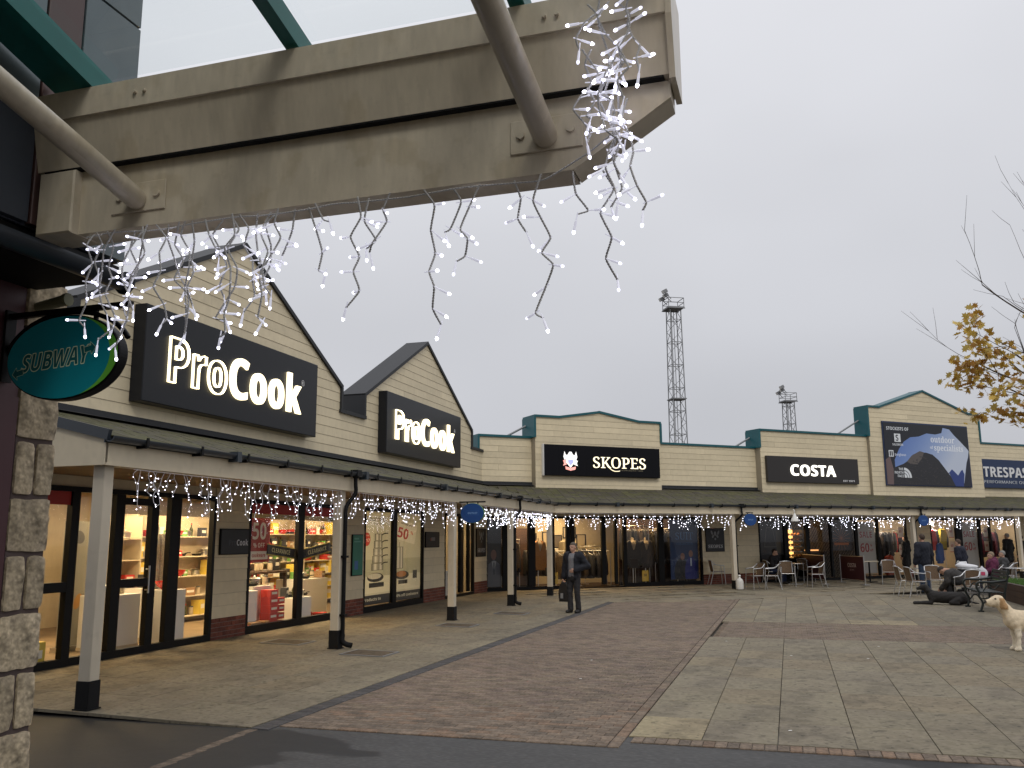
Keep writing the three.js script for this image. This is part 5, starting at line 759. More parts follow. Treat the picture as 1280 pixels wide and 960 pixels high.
{
  const t = thing('icicle_lights', 'white icicle lights on twisted cable hanging from the near cream beam', 'fairy lights'), z = -2.462, yb = 2.803;
  const path = []; for (let x = -2.36; x <= -0.56; x += 0.09) path.push(V(x, yb - 0.012 - 0.012 * Math.abs(Math.sin(x * 7)), z + rr(-0.004, 0.006)));
  path.push(V(-0.51, 2.85, z), V(-0.43, 2.9, z + 0.01)); mesh('main_cable', twisted(path, 0.0022, 0.02), wireMat, t);
  // drops: where they hang along the beam and how far, read from the photograph
  const drops = [[119, 0.34], [138, 0.4], [174, 0.42], [191, 0.3], [235, 0.36], [296, 0.42], [345, 0.26], [125, 0.16], [150, 0.3], [165, 0.34], [182, 0.2], [200, 0.36], [212, 0.22], [228, 0.4], [242, 0.3], [258, 0.14], [275, 0.26], [290, 0.36], [302, 0.34], [322, 0.2], [338, 0.3], [352, 0.38], [368, 0.14], [385, 0.22], [398, 0.07], [452, 0.37], [462, 0.16], [492, 0.19], [532, 0.43], [566, 0.13], [600, 0.25], [642, 0.17], [678, 0.44], [716, 0.14], [752, 0.33]];
  for (const [px, len] of drops) { const d = V((px - 640) / 1105, (480 - (px < 720 ? 300 - px * 0.127 : 200)) / 1105, -1).applyQuaternion(camera.quaternion), x = d.x / d.z * z; nearDrop(t, dropPath(x, Math.min(yb - 0.012, px > 730 ? 2.88 : 9), z + rr(-0.02, 0.03), len, 0.04, 0.07)); }
  // tangle that climbs the raked end of the beam
  for (let i = 0; i < 10; i++) { const a = rr(-0.52, -0.36), y = rr(2.98, 3.32); nearDrop(t, dropPath(a, y, -2.33 + rr(-0.04, 0.05), rr(0.12, 0.3), 0.035, 0.05)); }
  for (let i = 0; i < 4; i++) nearDrop(t, dropPath(-0.43 + rr(-0.06, 0.07), 2.92 + rr(-0.05, 0.05), -2.37, rr(0.2, 0.36), 0.03, 0.06));
  mesh('riser_cable', twisted([V(-0.42, 2.86, z), V(-0.4, 3.0, -2.34), V(-0.45, 3.2, -2.33), V(-0.41, 3.4, -2.3), V(-0.42, 3.6, -2.2)], 0.0022, 0.02), wireMat, t);
}
function farLights(F, s0, s1, label, led, wire, gap) {
  const t = thing('icicle_lights', label, 'fairy lights', 'icicle lights along the canopies'); facade(t, F); const W = [], L = [], base = flat(new THREE.IcosahedronGeometry(led, 1)), n = 2.7;
  W.push(tube([V(s0, 2.475, n), V((s0 + s1) / 2, 2.468, n), V(s1, 2.475, n)], wire * 1.3, 5, 40));
  for (let s = s0 + 0.05; s < s1; s += gap * rr(0.6, 1.4)) { const pts = dropPath(s, 2.475, n + rr(-0.03, 0.03), [0.18, 0.28, 0.38, 0.46][R() * 4 | 0] * rr(0.85, 1.1), 0.05, 0.085); W.push(tube(pts, wire, 4, pts.length * 2)); pts.slice(1).forEach((p) => { const q = V(p.x + rr(-0.04, 0.04), p.y + rr(-0.03, 0.01), p.z + rr(-0.03, 0.03)); W.push(cy(p, q, wire, wire, 4, false)); L.push(base.clone().translate(q.x, q.y, q.z)); }); }
  mesh('cable', W, paleWire, t); const b = mesh('light_bulbs', L, farLed, t); b.userData.kind = 'stuff';
}
farLights(FA, 7.95, 12.7, 'icicle lights hanging before the entrance doors', 0.0049, 0.0034, 0.115); farLights(FA, 12.95, 17.75, 'icicle lights hanging before the clearance window', 0.0056, 0.0036, 0.11); farLights(FA, 18.0, 22.0, 'icicle lights hanging before the cookware poster', 0.0075, 0.003, 0.11); farLights(FA, 22.2, 25.9, 'icicle lights hanging before the corner shop', 0.0085, 0.003, 0.11);
farLights(FB, 1.3, 7.9, 'icicle lights hanging before the tailor windows', 0.0085, 0.003, 0.17); farLights(FB, 8.2, 16.2, 'icicle lights hanging before the cafe', 0.0092, 0.003, 0.165); farLights(FB, 16.7, 22.2, 'icicle lights hanging before the outdoor clothing shop', 0.0098, 0.003, 0.165); farLights(FB, 22.5, 27, 'icicle lights hanging past the raised planting bed', 0.0102, 0.003, 0.165);
// ---------- floodlight masts behind the roofs ----------
function mast(px, d, h, w, label) {
  const dv = V((px - 640) / 1105, 0.1, -1).applyQuaternion(camera.quaternion); dv.y = 0; dv.normalize(); const t = thing('floodlight_mast', label, 'mast', 'lattice floodlight masts'); t.position.set(dv.x * d, 0, dv.z * d); t.rotation.y = 0.5; const wb = w * 1.35, half = (y) => (wb + (w - wb) * y / h) / 2, C = (i, y) => V((i & 1 ? 1 : -1) * half(y), y, (i & 2 ? 1 : -1) * half(y));
  for (let i = 0; i < 4; i++) mesh('leg', bar(C(i, 0), C(i, h), 0.09, 0.09), K.steel, t);
  const L = [], st = w * 1.05; for (let y = 0, k = 0; y < h - 0.1; y += st, k++) { const y2 = Math.min(h, y + st); for (const [a, b] of [[0, 1], [1, 3], [3, 2], [2, 0]]) { L.push(bar(k % 2 ? C(a, y) : C(b, y), k % 2 ? C(b, y2) : C(a, y2), 0.045, 0.045)); if (k % 2 === 0) L.push(bar(C(a, y), C(b, y), 0.06, 0.06)); } } mesh('bracing', L, K.steel, t);
  mesh('ladder', [bar(V(half(0) * 0.4, 0, -half(0)), V(half(h) * 0.4, h, -half(h)), 0.06, 0.06), bar(V(0, 0, -half(0)), V(0, h, -half(h)), 0.06, 0.06)], K.steel, t); for (const f of [0.28, 0.62]) mesh('rest_platform', bx(half(h * f) * 2.4, 0.12, half(h * f) * 2.4, 0, h * f, 0), K.steel, t);
  const pw = w * 1.55; mesh('platform', [bx(pw, 0.16, pw, 0, h, 0), bx(pw * 1.06, 0.08, 0.12, 0, h - 0.1, pw / 2), bx(pw * 1.06, 0.08, 0.12, 0, h - 0.1, -pw / 2)], K.steel, t); const q = pw / 2 - 0.05, rl = []; for (const y of [0.55, 1.1]) rl.push(bar(V(-q, h + y, -q), V(q, h + y, -q), 0.06, 0.06), bar(V(-q, h + y, q), V(q, h + y, q), 0.06, 0.06), bar(V(q, h + y, -q), V(q, h + y, q), 0.06, 0.06), bar(V(-q, h + y, -q), V(-q, h + y, q), 0.06, 0.06)); for (const a of [-1, 1]) for (const b of [-1, 1]) rl.push(bar(V(a * q, h, b * q), V(a * q, h + 1.1, b * q), 0.06, 0.06)); mesh('railing', rl, K.steel, t);
  for (let i = 0; i < 3; i++) { const f = grp('floodlight', t); f.position.set(-q - 0.25 + (i % 2) * 0.3, h + 1.25 + i * 0.32, -0.5 + i * 0.5); f.rotation.set(0, 0, 0.5); mesh('housing', rbx(0.55, 0.4, 0.45, 0.03), K.steel, f); mesh('lens', bx(0.02, 0.34, 0.4, -0.285, 0, 0), K.white, f); mesh('yoke', bar(V(0, -0.2, 0), V(0.25, -0.9 - i * 0.1, 0), 0.07, 0.07), K.steel, f); }
}
mast(841, 100, 27.6, 1.25, 'tall steel lattice floodlight mast behind the tailor shop roof'); mast(977, 125, 20.0, 1.15, 'shorter steel lattice floodlight mast behind the cafe roof');
// ---------- autumn tree at the edge ----------
{
  const t = thing('maple_tree', 'autumn maple with bare top twigs and yellow leaves beside the square', 'tree'); t.position.set(6.5, 0, -16.6);
  const W = [], leaves = [], q = rng(29); const rb = (a, b) => a + (b - a) * q();
  const grow = (p, d, len, r, lv) => {
    let a = p.clone(), dir = d.clone(); const n = Math.max(2, Math.round(len / 0.28));
    for (let i = 0; i < n; i++) { const b = a.clone().addScaledVector(dir, len / n), r1 = r * (1 - 0.5 * (i + 1) / n), r0 = r * (1 - 0.5 * i / n); W.push(cy(a, b, r0, r1, lv < 2 ? 9 : 5, false));
      if (lv < 4 && i > 0 && (lv > 0 || i > n * 0.4)) for (const s of lv === 0 ? [0, 1, 2] : [0, 1]) if (q() < (lv === 0 ? 0.9 : 0.40)) { const ax = V(rb(-1, 1), rb(-0.3, 0.3), rb(-1, 1)).normalize(), nd = dir.clone().applyAxisAngle(ax, rb(0.45, 0.95)).add(V(0, 0.34, 0)).normalize(); grow(b, nd, len * rb(0.42, 0.66), Math.max(0.0042, r1 * rb(0.5, 0.66)), lv + 1); }
      if (lv >= 3) for (let k = 0; k < 2; k++) { const w = b.clone(); const lim = 5.5 + 0.8 * Math.sin(w.x * 3 + w.z * 2); if (w.y < lim && q() < sstep(lim + 0.3, lim - 1.2, w.y) * 0.95) leaves.push([w, q()]); }
      dir.add(V(rb(-0.12, 0.12), 0.05, rb(-0.12, 0.12))).normalize(); a = b; }
  };
  grow(V(0, 0, 0), V(-0.03, 1, 0), 4.6, 0.16, 0);
  mesh('trunk', W, M([0.07, 0.055, 0.045], 0.9, { map: T.wood }), t);
  const shape = [[0, -0.02], [0.012, 0.02], [0.05, 0.0], [0.045, 0.03], [0.085, 0.05], [0.05, 0.065], [0.05, 0.095], [0.02, 0.08], [0, 0.13], [-0.02, 0.08], [-0.05, 0.095], [-0.05, 0.065], [-0.085, 0.05], [-0.045, 0.03], [-0.05, 0.0], [-0.012, 0.02]], lg = new THREE.ShapeGeometry(new THREE.Shape(shape.map((p) => new THREE.Vector2(...p)))), G = [];
  const cols = [[0.58, 0.39, 0.06], [0.52, 0.31, 0.05], [0.62, 0.45, 0.10], [0.44, 0.32, 0.07], [0.42, 0.22, 0.04]];
  for (const [p, h] of leaves) for (let k = 0; k < 8; k++) { const g = flat(lg.clone()); g.scale(...Array(3).fill(rb(0.7, 1.2))); g.rotateX(rb(-1.6, 1.6)).rotateY(rb(0, 6.3)).rotateZ(rb(-1.2, 1.2)).translate(p.x + rb(-0.17, 0.17), p.y + rb(-0.2, 0.08), p.z + rb(-0.17, 0.17)); G.push(tint(g, cols[(h * 5 + k * 2.3 | 0) % 5])); }
  const crown = mesh('crown', G, M([1, 1, 1], 0.75, { vertexColors: true, transmission: 0.3, thickness: 0 }), t); crown.userData.kind = 'stuff';
}

// ---------- people, dogs: distance fields meshed with surface nets ----------
function nets(f, lo, hi, h) {
  const n = [0, 1, 2].map((k) => Math.ceil((hi[k] - lo[k]) / h) + 2), [nx, ny, nz] = n, F = new Float32Array(nx * ny * nz), id = (i, j, k) => i + nx * (j + ny * k);
  for (let k = 0; k < nz; k++) for (let j = 0; j < ny; j++) for (let i = 0; i < nx; i++) F[id(i, j, k)] = f(lo[0] + i * h, lo[1] + j * h, lo[2] + k * h);
  const at = new Int32Array(nx * ny * nz).fill(-1), P = [], I = [];
  for (let k = 0; k < nz - 1; k++) for (let j = 0; j < ny - 1; j++) for (let i = 0; i < nx - 1; i++) {
    let c = 0, sx = 0, sy = 0, sz = 0; const v = []; for (let q = 0; q < 8; q++) v.push(F[id(i + (q & 1), j + (q >> 1 & 1), k + (q >> 2))]);
    for (let a = 0; a < 8; a++) for (const d of [1, 2, 4]) if (!(a & d)) { const b = a | d; if ((v[a] < 0) !== (v[b] < 0)) { const t = v[a] / (v[a] - v[b]); sx += (a & 1) + (d === 1 ? t : 0); sy += (a >> 1 & 1) + (d === 2 ? t : 0); sz += (a >> 2) + (d === 4 ? t : 0); c++; } }
    if (c) { at[id(i, j, k)] = P.length / 3; P.push(lo[0] + (i + sx / c) * h, lo[1] + (j + sy / c) * h, lo[2] + (k + sz / c) * h); }
  }
  const q4 = (a, b, c, d, flip) => { if (a < 0 || b < 0 || c < 0 || d < 0) return; flip ? I.push(a, c, b, a, d, c) : I.push(a, b, c, a, c, d); };
  for (let k = 1; k < nz - 1; k++) for (let j = 1; j < ny - 1; j++) for (let i = 1; i < nx - 1; i++) {
    const s = F[id(i, j, k)] < 0;
    if (s !== (F[id(i + 1, j, k)] < 0)) q4(at[id(i, j - 1, k - 1)], at[id(i, j, k - 1)], at[id(i, j, k)], at[id(i, j - 1, k)], !s);
    if (s !== (F[id(i, j + 1, k)] < 0)) q4(at[id(i - 1, j, k - 1)], at[id(i - 1, j, k)], at[id(i, j, k)], at[id(i, j, k - 1)], !s);
    if (s !== (F[id(i, j, k + 1)] < 0)) q4(at[id(i - 1, j - 1, k)], at[id(i, j - 1, k)], at[id(i, j, k)], at[id(i - 1, j, k)], !s);
  }
  const g = new THREE.BufferGeometry(); g.setAttribute('position', new THREE.Float32BufferAttribute(P, 3)); g.setIndex(I); g.computeVertexNormals(); return g;
}
const cap = (a, b, r1, r2 = r1) => ({ a, b, r1, r2 });                 // tapered capsule
const bal = (a, rx, ry, rz) => ({ a, e: [rx, ry, rz] });               // ellipsoid
function dist(p, x, y, z, grow) {
  if (p.e) { const [ex, ey, ez] = p.e.map((v) => v + grow), dx = (x - p.a.x) / ex, dy = (y - p.a.y) / ey, dz = (z - p.a.z) / ez, l = Math.sqrt(dx * dx + dy * dy + dz * dz); return (l - 1) * Math.min(ex, ey, ez); }
  const ax = p.b.x - p.a.x, ay = p.b.y - p.a.y, az = p.b.z - p.a.z, px = x - p.a.x, py = y - p.a.y, pz = z - p.a.z, t = cl(0, 1, (px * ax + py * ay + pz * az) / (ax * ax + ay * ay + az * az + 1e-9));
  return Math.hypot(px - ax * t, py - ay * t, pz - az * t) - (p.r1 + (p.r2 - p.r1) * t) - grow;
}
function field(prims, k = 0.03, grow = 0, cut) { return (x, y, z) => { let d = 1e3; for (const p of prims) { const e = dist(p, x, y, z, grow); if (d > 900) d = e; else { const h = cl(0, 1, 0.5 + 0.5 * (d - e) / k); d = d + (e - d) * h - k * h * (1 - h); } } return cut ? Math.max(d, cut(x, y, z)) : d; }; }
const folds = (f, a) => (x, y, z) => f(x, y, z) + a * (Math.sin(y * 48 + x * 26 + Math.sin(z * 21 + y * 9) * 2.2) + 0.6 * Math.sin(x * 60 - y * 31 + z * 44));
function skin(prims, h, k, grow = 0, cut, fold = 0) { const lo = [1e3, 1e3, 1e3], hi = [-1e3, -1e3, -1e3]; for (const p of prims) for (const q of p.e ? [p.a] : [p.a, p.b]) [q.x, q.y, q.z].forEach((c, i) => { const r = p.e ? p.e[i] : Math.max(p.r1, p.r2); lo[i] = Math.min(lo[i], c - r - grow - 2 * h - 0.01); hi[i] = Math.max(hi[i], c + r + grow + 2 * h + 0.01); }); const f = field(prims, k, grow, cut); return nets(fold ? folds(f, fold) : f, lo, hi, h); }
function paintV(g, fn) { g = flat(g); const p = g.attributes.position, a = new Float32Array(p.count * 3); for (let i = 0; i < p.count; i++) a.set(fn(p.getX(i), p.getY(i), p.getZ(i)), i * 3); g.setAttribute('color', new THREE.BufferAttribute(a, 3)); return g; }
const vc = M([1, 1, 1], 0.7, { vertexColors: true });
function hand(w, dir, palmN, curl) { // palm and five bent fingers, rooted at the wrist w, pointing along dir
  const side = dir.clone().cross(palmN).normalize(), L = [cap(w.clone(), w.clone().addScaledVector(dir, 0.03), 0.026, 0.028)], mid = w.clone().addScaledVector(dir, 0.085);
  for (let i = 0; i < 4; i++) { const o = (i - 1.5) * 0.02, kn = mid.clone().addScaledVector(side, o), len = [0.066, 0.078, 0.074, 0.058][i]; L.push(cap(w.clone().addScaledVector(dir, 0.02).addScaledVector(side, o * 0.7), kn, 0.0145, 0.0125)); const d1 = dir.clone().addScaledVector(palmN, curl * 0.6).normalize(), j1 = kn.clone().addScaledVector(d1, len * 0.5), d2 = dir.clone().addScaledVector(palmN, curl * 1.7).normalize(), j2 = j1.clone().addScaledVector(d2, len * 0.5); L.push(cap(kn, j1, 0.0105, 0.0095), cap(j1, j2, 0.0095, 0.0078)); }
  const tb = w.clone().addScaledVector(dir, 0.028).addScaledVector(side, -0.03), t1 = tb.clone().addScaledVector(dir, 0.035).addScaledVector(side, -0.022).addScaledVector(palmN, 0.012), t2 = t1.clone().addScaledVector(dir, 0.028).addScaledVector(palmN, 0.012); L.push(cap(w.clone().addScaledVector(dir, 0.012), tb, 0.018, 0.014), cap(tb, t1, 0.013, 0.011), cap(t1, t2, 0.011, 0.009));
  return L;
}
const mix3 = (a, b, t) => a.map((v, i) => v + (b[i] - v) * t);
function person(o) {
  const J = { pel: V(0, 0.95, 0), che: V(0, 1.28, -0.005), nec: V(0, 1.47, -0.015), hea: V(0, 1.625, 0.01), hl: V(0.09, 0.92, 0), hr: V(-0.09, 0.92, 0), kl: V(0.1, 0.5, 0.015), kr: V(-0.1, 0.5, 0.015), al: V(0.1, 0.09, -0.02), ar: V(-0.1, 0.09, -0.02), sl: V(0.185, 1.42, -0.015), sr: V(-0.185, 1.42, -0.015), el: V(0.25, 1.14, -0.04), er: V(-0.25, 1.14, -0.04), wl: V(0.26, 0.9, 0.05), wr: V(-0.26, 0.9, 0.05) };
  if (o.seated) { const up = ['pel', 'che', 'nec', 'hea', 'sl', 'sr', 'el', 'er', 'wl', 'wr']; for (const k of up) J[k].y -= 0.46; Object.assign(J, { hl: V(0.1, 0.47, 0.03), hr: V(-0.1, 0.47, 0.03), kl: V(0.11, 0.5, 0.44), kr: V(-0.11, 0.5, 0.44), al: V(0.11, 0.09, 0.42), ar: V(-0.11, 0.09, 0.42), el: V(0.25, 0.7, 0.06), er: V(-0.25, 0.7, 0.06), wl: V(0.17, 0.64, 0.3), wr: V(-0.17, 0.64, 0.3) }); }
  if (o.lean) { const c = J.pel.clone(), q = new THREE.Quaternion().setFromAxisAngle(V(1, 0, 0), o.lean); for (const k of ['che', 'nec', 'hea', 'sl', 'sr', 'el', 'er', 'wl', 'wr']) J[k].sub(c).applyQuaternion(q).add(c); }
  for (const k in o.joints ?? {}) J[k] = V(...o.joints[k]);
  const toe = (a, s) => V(a.x + s * 0.015, 0.035, a.z + 0.17), up = J.nec.clone().sub(J.che).normalize(), hd = J.hea.clone();
  const leg = [], arm = [], tor = [cap(J.pel.clone().add(V(0, -0.02, 0)), J.pel.clone().lerp(J.che, 0.5), 0.145, 0.135), cap(J.pel.clone().lerp(J.che, 0.5), J.che.clone().addScaledVector(up, 0.05), 0.135, 0.15), cap(J.sl.clone().lerp(J.sr, 0.14).addScaledVector(up, -0.03), J.sr.clone().lerp(J.sl, 0.14).addScaledVector(up, -0.03), 0.085, 0.085)];
  for (const s of ['l', 'r']) { leg.push(cap(J['h' + s], J['k' + s], 0.088, 0.06), cap(J['k' + s], J['a' + s], 0.058, 0.04)); arm.push(cap(J['s' + s], J['e' + s], 0.056, 0.043), cap(J['e' + s], J['w' + s], 0.042, 0.03)); }
  const feet = ['l', 'r'].map((s, i) => cap(V(J['a' + s].x, 0.045, J['a' + s].z - 0.03), toe(J['a' + s], i ? -1 : 1), 0.043, 0.036));
  // head in its own frame: turn and nod
  const hq = new THREE.Quaternion().setFromEuler(new THREE.Euler((o.nod ?? 0) + (o.lean ?? 0) * 0.8, o.look ?? 0, 0, 'YXZ')), HP = (x, y, z) => V(x, y, z).applyQuaternion(hq).add(hd);
  const head = [bal(V(0, 0.02, -0.01), 0.074, 0.1, 0.092), bal(V(0, -0.045, 0.022), 0.056, 0.066, 0.064), cap(V(0, -0.095, 0.055), V(0, -0.085, 0.06), 0.022), cap(V(0, 0.012, 0.082), V(0, -0.022, 0.1), 0.009, 0.014), bal(V(0.076, -0.01, -0.01), 0.012, 0.03, 0.018), bal(V(-0.076, -0.01, -0.01), 0.012, 0.03, 0.018), cap(V(-0.02, -0.055, 0.079), V(0.02, -0.055, 0.079), 0.009), cap(V(-0.04, 0.026, 0.072), V(0.04, 0.026, 0.072), 0.012), cap(V(0, -0.06, -0.02), V(0, -0.17, -0.03), 0.05, 0.056)];
  const sk = o.skin ?? [0.46, 0.27, 0.19], face = (x, y, z) => { if (z > 0.05 && Math.hypot(Math.abs(x) - 0.032, (y - 0.004) * 1.6) < 0.012) return [0.03, 0.02, 0.02]; if (z > 0.06 && Math.hypot(x * 0.6, (y + 0.055) * 2.4) < 0.016) return mix3(sk, [0.3, 0.06, 0.05], 0.6); return sk; };
  const place = (g) => g.applyQuaternion(hq).translate(hd.x, hd.y, hd.z);
  const headG = place(paintV(skin(head, 0.0085, 0.014), face)), bodyG = paintV(skin([...tor, ...leg, ...arm, ...feet, cap(J.che.clone().addScaledVector(up, 0.1), hd.clone().addScaledVector(up, -0.08), 0.06, 0.052)], 0.022, 0.03, -0.012), () => sk);
  const hands = ['l', 'r'].map((s) => { const dv = J['w' + s].clone().sub(J['e' + s]).normalize(), pn = V(s === 'l' ? -1 : 1, 0, 0.2).addScaledVector(dv, -dv.dot(V(s === 'l' ? -1 : 1, 0, 0.2))).normalize(); return paintV(skin(hand(J['w' + s], dv, pn, o.curl?.[s] ?? 0.5), 0.0062, 0.006), () => sk); });
  const t = thing('person', o.label, 'person'); t.position.copy(o.at); t.rotation.y = o.face; t.scale.setScalar((o.h ?? 1.72) / 1.75);
  mesh('body', mg([headG, bodyG, ...hands]), vc, t);
  const cm = (c) => M(c, 0.85, { map: T.cloth });
  const jk = [...tor, ...arm.map((p, i) => (i % 2 ? cap(p.a, p.a.clone().lerp(p.b, 0.97), p.r1, p.r2 + 0.004) : p))]; if (o.coat) jk.push(cap(J.hl.clone().lerp(J.kl, 0.1), J.hl.clone().lerp(J.kl, o.coat), 0.11, 0.115), cap(J.hr.clone().lerp(J.kr, 0.1), J.hr.clone().lerp(J.kr, o.coat), 0.11, 0.115)); if (o.hood) jk.push(cap(J.nec.clone().add(V(0, 0.0, -0.07)), J.nec.clone().add(V(0, -0.09, -0.1)), 0.075, 0.06));
  const open = o.open; // jacket open at the front: the jumper shows
  mesh('jacket', skin(jk, 0.02, 0.035, o.bulk ?? 0.022, open ? (x, y, z) => (Math.abs(x - (open.x ?? 0)) < open.w && z > 0.02 ? 0.03 - Math.abs(x - (open.x ?? 0)) * 0.1 : -1) : null, 0.0042), cm(o.jacket), t);
  if (open) mesh('jumper', skin(tor, 0.02, 0.03, 0.006), cm(open.c), t);
  mesh('trousers', skin([cap(J.pel.clone().add(V(0, -0.06, 0)), J.pel.clone().add(V(0, 0.06, 0)), 0.135, 0.13), ...leg.map((p, i) => (i % 2 ? cap(p.a, p.b, p.r1, p.r2 + 0.02) : p))], 0.02, 0.03, 0.012, null, 0.0032), cm(o.trousers), t);
  mesh('shoes', skin(feet, 0.014, 0.02, 0.006), M(o.shoes ?? [0.015, 0.013, 0.012], 0.5), t);
  const hr = o.hairLong ? [bal(V(0, 0.03, -0.02), 0.082, 0.1, 0.1), cap(V(0, 0, -0.05), V(0, -0.2, -0.055), 0.075, 0.07)] : [bal(V(0, 0.035, -0.018), 0.08, 0.098, 0.098)];
  mesh('hair', place(skin(hr, 0.009, 0.03, 0.002, (x, y, z) => Math.min(z - 0.02 + (y < 0.06 ? 0.02 : -0.07), 0.06 - y + 0.0) )), M(o.hair, 0.8, { map: T.cloth }), t);
  return t;
}
const camYaw = (p) => Math.atan2(-p.x, -p.z);                // turn that faces the camera
const lift = (p, d = 0.004) => p.clone().setY(groundY(p.x, p.z) + d);
{
  const p = lift(V(-4.93, 0, -20.81)); 
  person({ label: 'person with grey hair in navy jacket and grey jumper holding a black bag', at: p, face: camYaw(p) - 0.5, h: 1.62, jacket: [0.012, 0.014, 0.024], trousers: [0.035, 0.033, 0.036], hair: [0.16, 0.13, 0.1], look: -0.25, open: { c: [0.3, 0.3, 0.32], w: 0.085, x: 0.0 }, bulk: 0.042, joints: { el: [0.34, 1.16, -0.1], wl: [0.13, 1.06, 0.15], er: [-0.25, 1.13, -0.02], wr: [-0.27, 0.88, 0.02], kr: [-0.1, 0.5, 0.03], al: [0.1, 0.09, -0.05], ar: [-0.09, 0.09, 0.02] }, curl: { l: 0.8, r: 1.1 } });
  const b = thing('shopping_bag', 'black shopping bag held by the person outside the tailor shop', 'bag'), h = V(-0.265, 0.80, 0.03).multiplyScalar(1.62 / 1.75).applyAxisAngle(V(0, 1, 0), camYaw(p) - 0.5).add(p); b.position.copy(h); b.rotation.y = camYaw(p) - 0.4;
  mesh('sack', [poly([[-0.13, -0.5], [0.13, -0.5], [0.15, -0.3], [0.11, -0.1], [0.06, -0.04], [-0.06, -0.04], [-0.11, -0.1], [-0.15, -0.3]], 0.13, 0.03).translate(0, 0, -0.065)], M([0.012, 0.012, 0.014], 0.35), b); mesh('strap', [tube([V(-0.06, -0.05, 0), V(-0.03, 0.0, 0), V(0.03, 0.0, 0), V(0.06, -0.05, 0)], 0.008, 6, 16)], M([0.012, 0.012, 0.014], 0.5), b); mesh('print', sheet(-0.07, 0.0, -0.42, -0.3, 0.069, 0.002), M([0.2, 0.2, 0.2], 0.5), b);
}
const W = (u, n) => lift(onB(u, 0, n), 0.01);
person({ label: 'person in long black coat facing the dark coats window', at: W(18.0, 0.75), face: FB.r + Math.PI + 0.3, h: 1.68, jacket: [0.012, 0.012, 0.014], trousers: [0.015, 0.015, 0.018], hair: [0.025, 0.018, 0.014], hairLong: true, coat: 0.75, hood: true });
person({ label: 'person in navy padded jacket and blue jeans facing the red jackets window', at: lift(spot(1158, 742)), face: FB.r + Math.PI - 0.15, h: 1.78, jacket: [0.012, 0.016, 0.032], trousers: [0.05, 0.085, 0.16], hair: [0.09, 0.055, 0.035], bulk: 0.045 });
person({ label: 'person in navy jumper standing behind the white carrier bags', at: lift(spot(1206, 739)), face: FB.r + Math.PI + 0.25, h: 1.62, jacket: [0.01, 0.014, 0.035], trousers: [0.03, 0.03, 0.04], hair: [0.12, 0.07, 0.045], lean: 0.12, bulk: 0.04 });
person({ label: 'white haired person in black coat looking into the end clothing window', at: W(23.9, 0.85), face: FB.r + Math.PI, h: 1.74, jacket: [0.01, 0.01, 0.012], trousers: [0.012, 0.012, 0.014], hair: [0.6, 0.58, 0.55], coat: 0.6, bulk: 0.035 });
person({ label: 'person in grey brown coat beside the white haired person', at: W(24.7, 0.9), face: FB.r + Math.PI + 0.2, h: 1.66, jacket: [0.04, 0.036, 0.032], trousers: [0.02, 0.02, 0.022], hair: [0.08, 0.055, 0.04], coat: 0.5, bulk: 0.03 });
// ---------- cafe furniture ----------
function chair0(label, group) {
  const t = thing('cafe_chair', label, 'chair', group), r = 0.0125;
  mesh('seat', rbx(0.42, 0.025, 0.4, 0.008, 0, 0.45, 0.02), K.wicker, t);
  const P = []; for (let i = 0; i <= 8; i++) { const a = -0.62 + 1.24 * i / 8; P.push([Math.sin(a) * 0.33, -0.2 - (Math.cos(a) - 0.81) * 0.24]); }
  const L = []; for (let i = 0; i < 8; i++) { const [x0, z0] = P[i], [x1, z1] = P[i + 1]; L.push(quad(V(x0, 0.47, z0 + 0.03), V(x1, 0.47, z1 + 0.03), V(x1, 0.83, z1 - 0.04), V(x0, 0.83, z0 - 0.04)), quad(V(x0, 0.47, z0 + 0.042), V(x1, 0.47, z1 + 0.042), V(x1, 0.83, z1 - 0.028), V(x0, 0.83, z0 - 0.028))); } mesh('backrest', mg(L), K.wicker, t);
  for (const s of [-1, 1]) { mesh('leg', cy(V(s * 0.21, 0.66, 0.2), V(s * 0.235, 0, 0.235), r, r, 8), K.alu, t); mesh('leg', cy(V(s * 0.2, 0.47, -0.17), V(s * 0.22, 0, -0.3), r, r, 8), K.alu, t); mesh('armrest', tube([V(s * 0.2, 0.82, -0.24), V(s * 0.25, 0.7, -0.1), V(s * 0.255, 0.675, 0.06), V(s * 0.235, 0.665, 0.19), V(s * 0.21, 0.655, 0.2)], r * 1.15, 8, 20), K.alu, t); }
  mesh('seat_frame', [cy(V(-0.21, 0.44, 0.21), V(0.21, 0.44, 0.21), r), cy(V(-0.2, 0.44, -0.17), V(0.2, 0.44, -0.17), r), cy(V(-0.21, 0.44, 0.21), V(-0.2, 0.44, -0.17), r), cy(V(0.21, 0.44, 0.21), V(0.2, 0.44, -0.17), r), tube([V(-0.2, 0.83, -0.24), V(-0.1, 0.845, -0.285), V(0, 0.85, -0.295), V(0.1, 0.845, -0.285), V(0.2, 0.83, -0.24)], r, 8, 20), cy(V(-0.2, 0.47, -0.17), V(-0.2, 0.83, -0.24), r), cy(V(0.2, 0.47, -0.17), V(0.2, 0.83, -0.24), r)], K.alu, t);
  return t;
}
let firstChair;
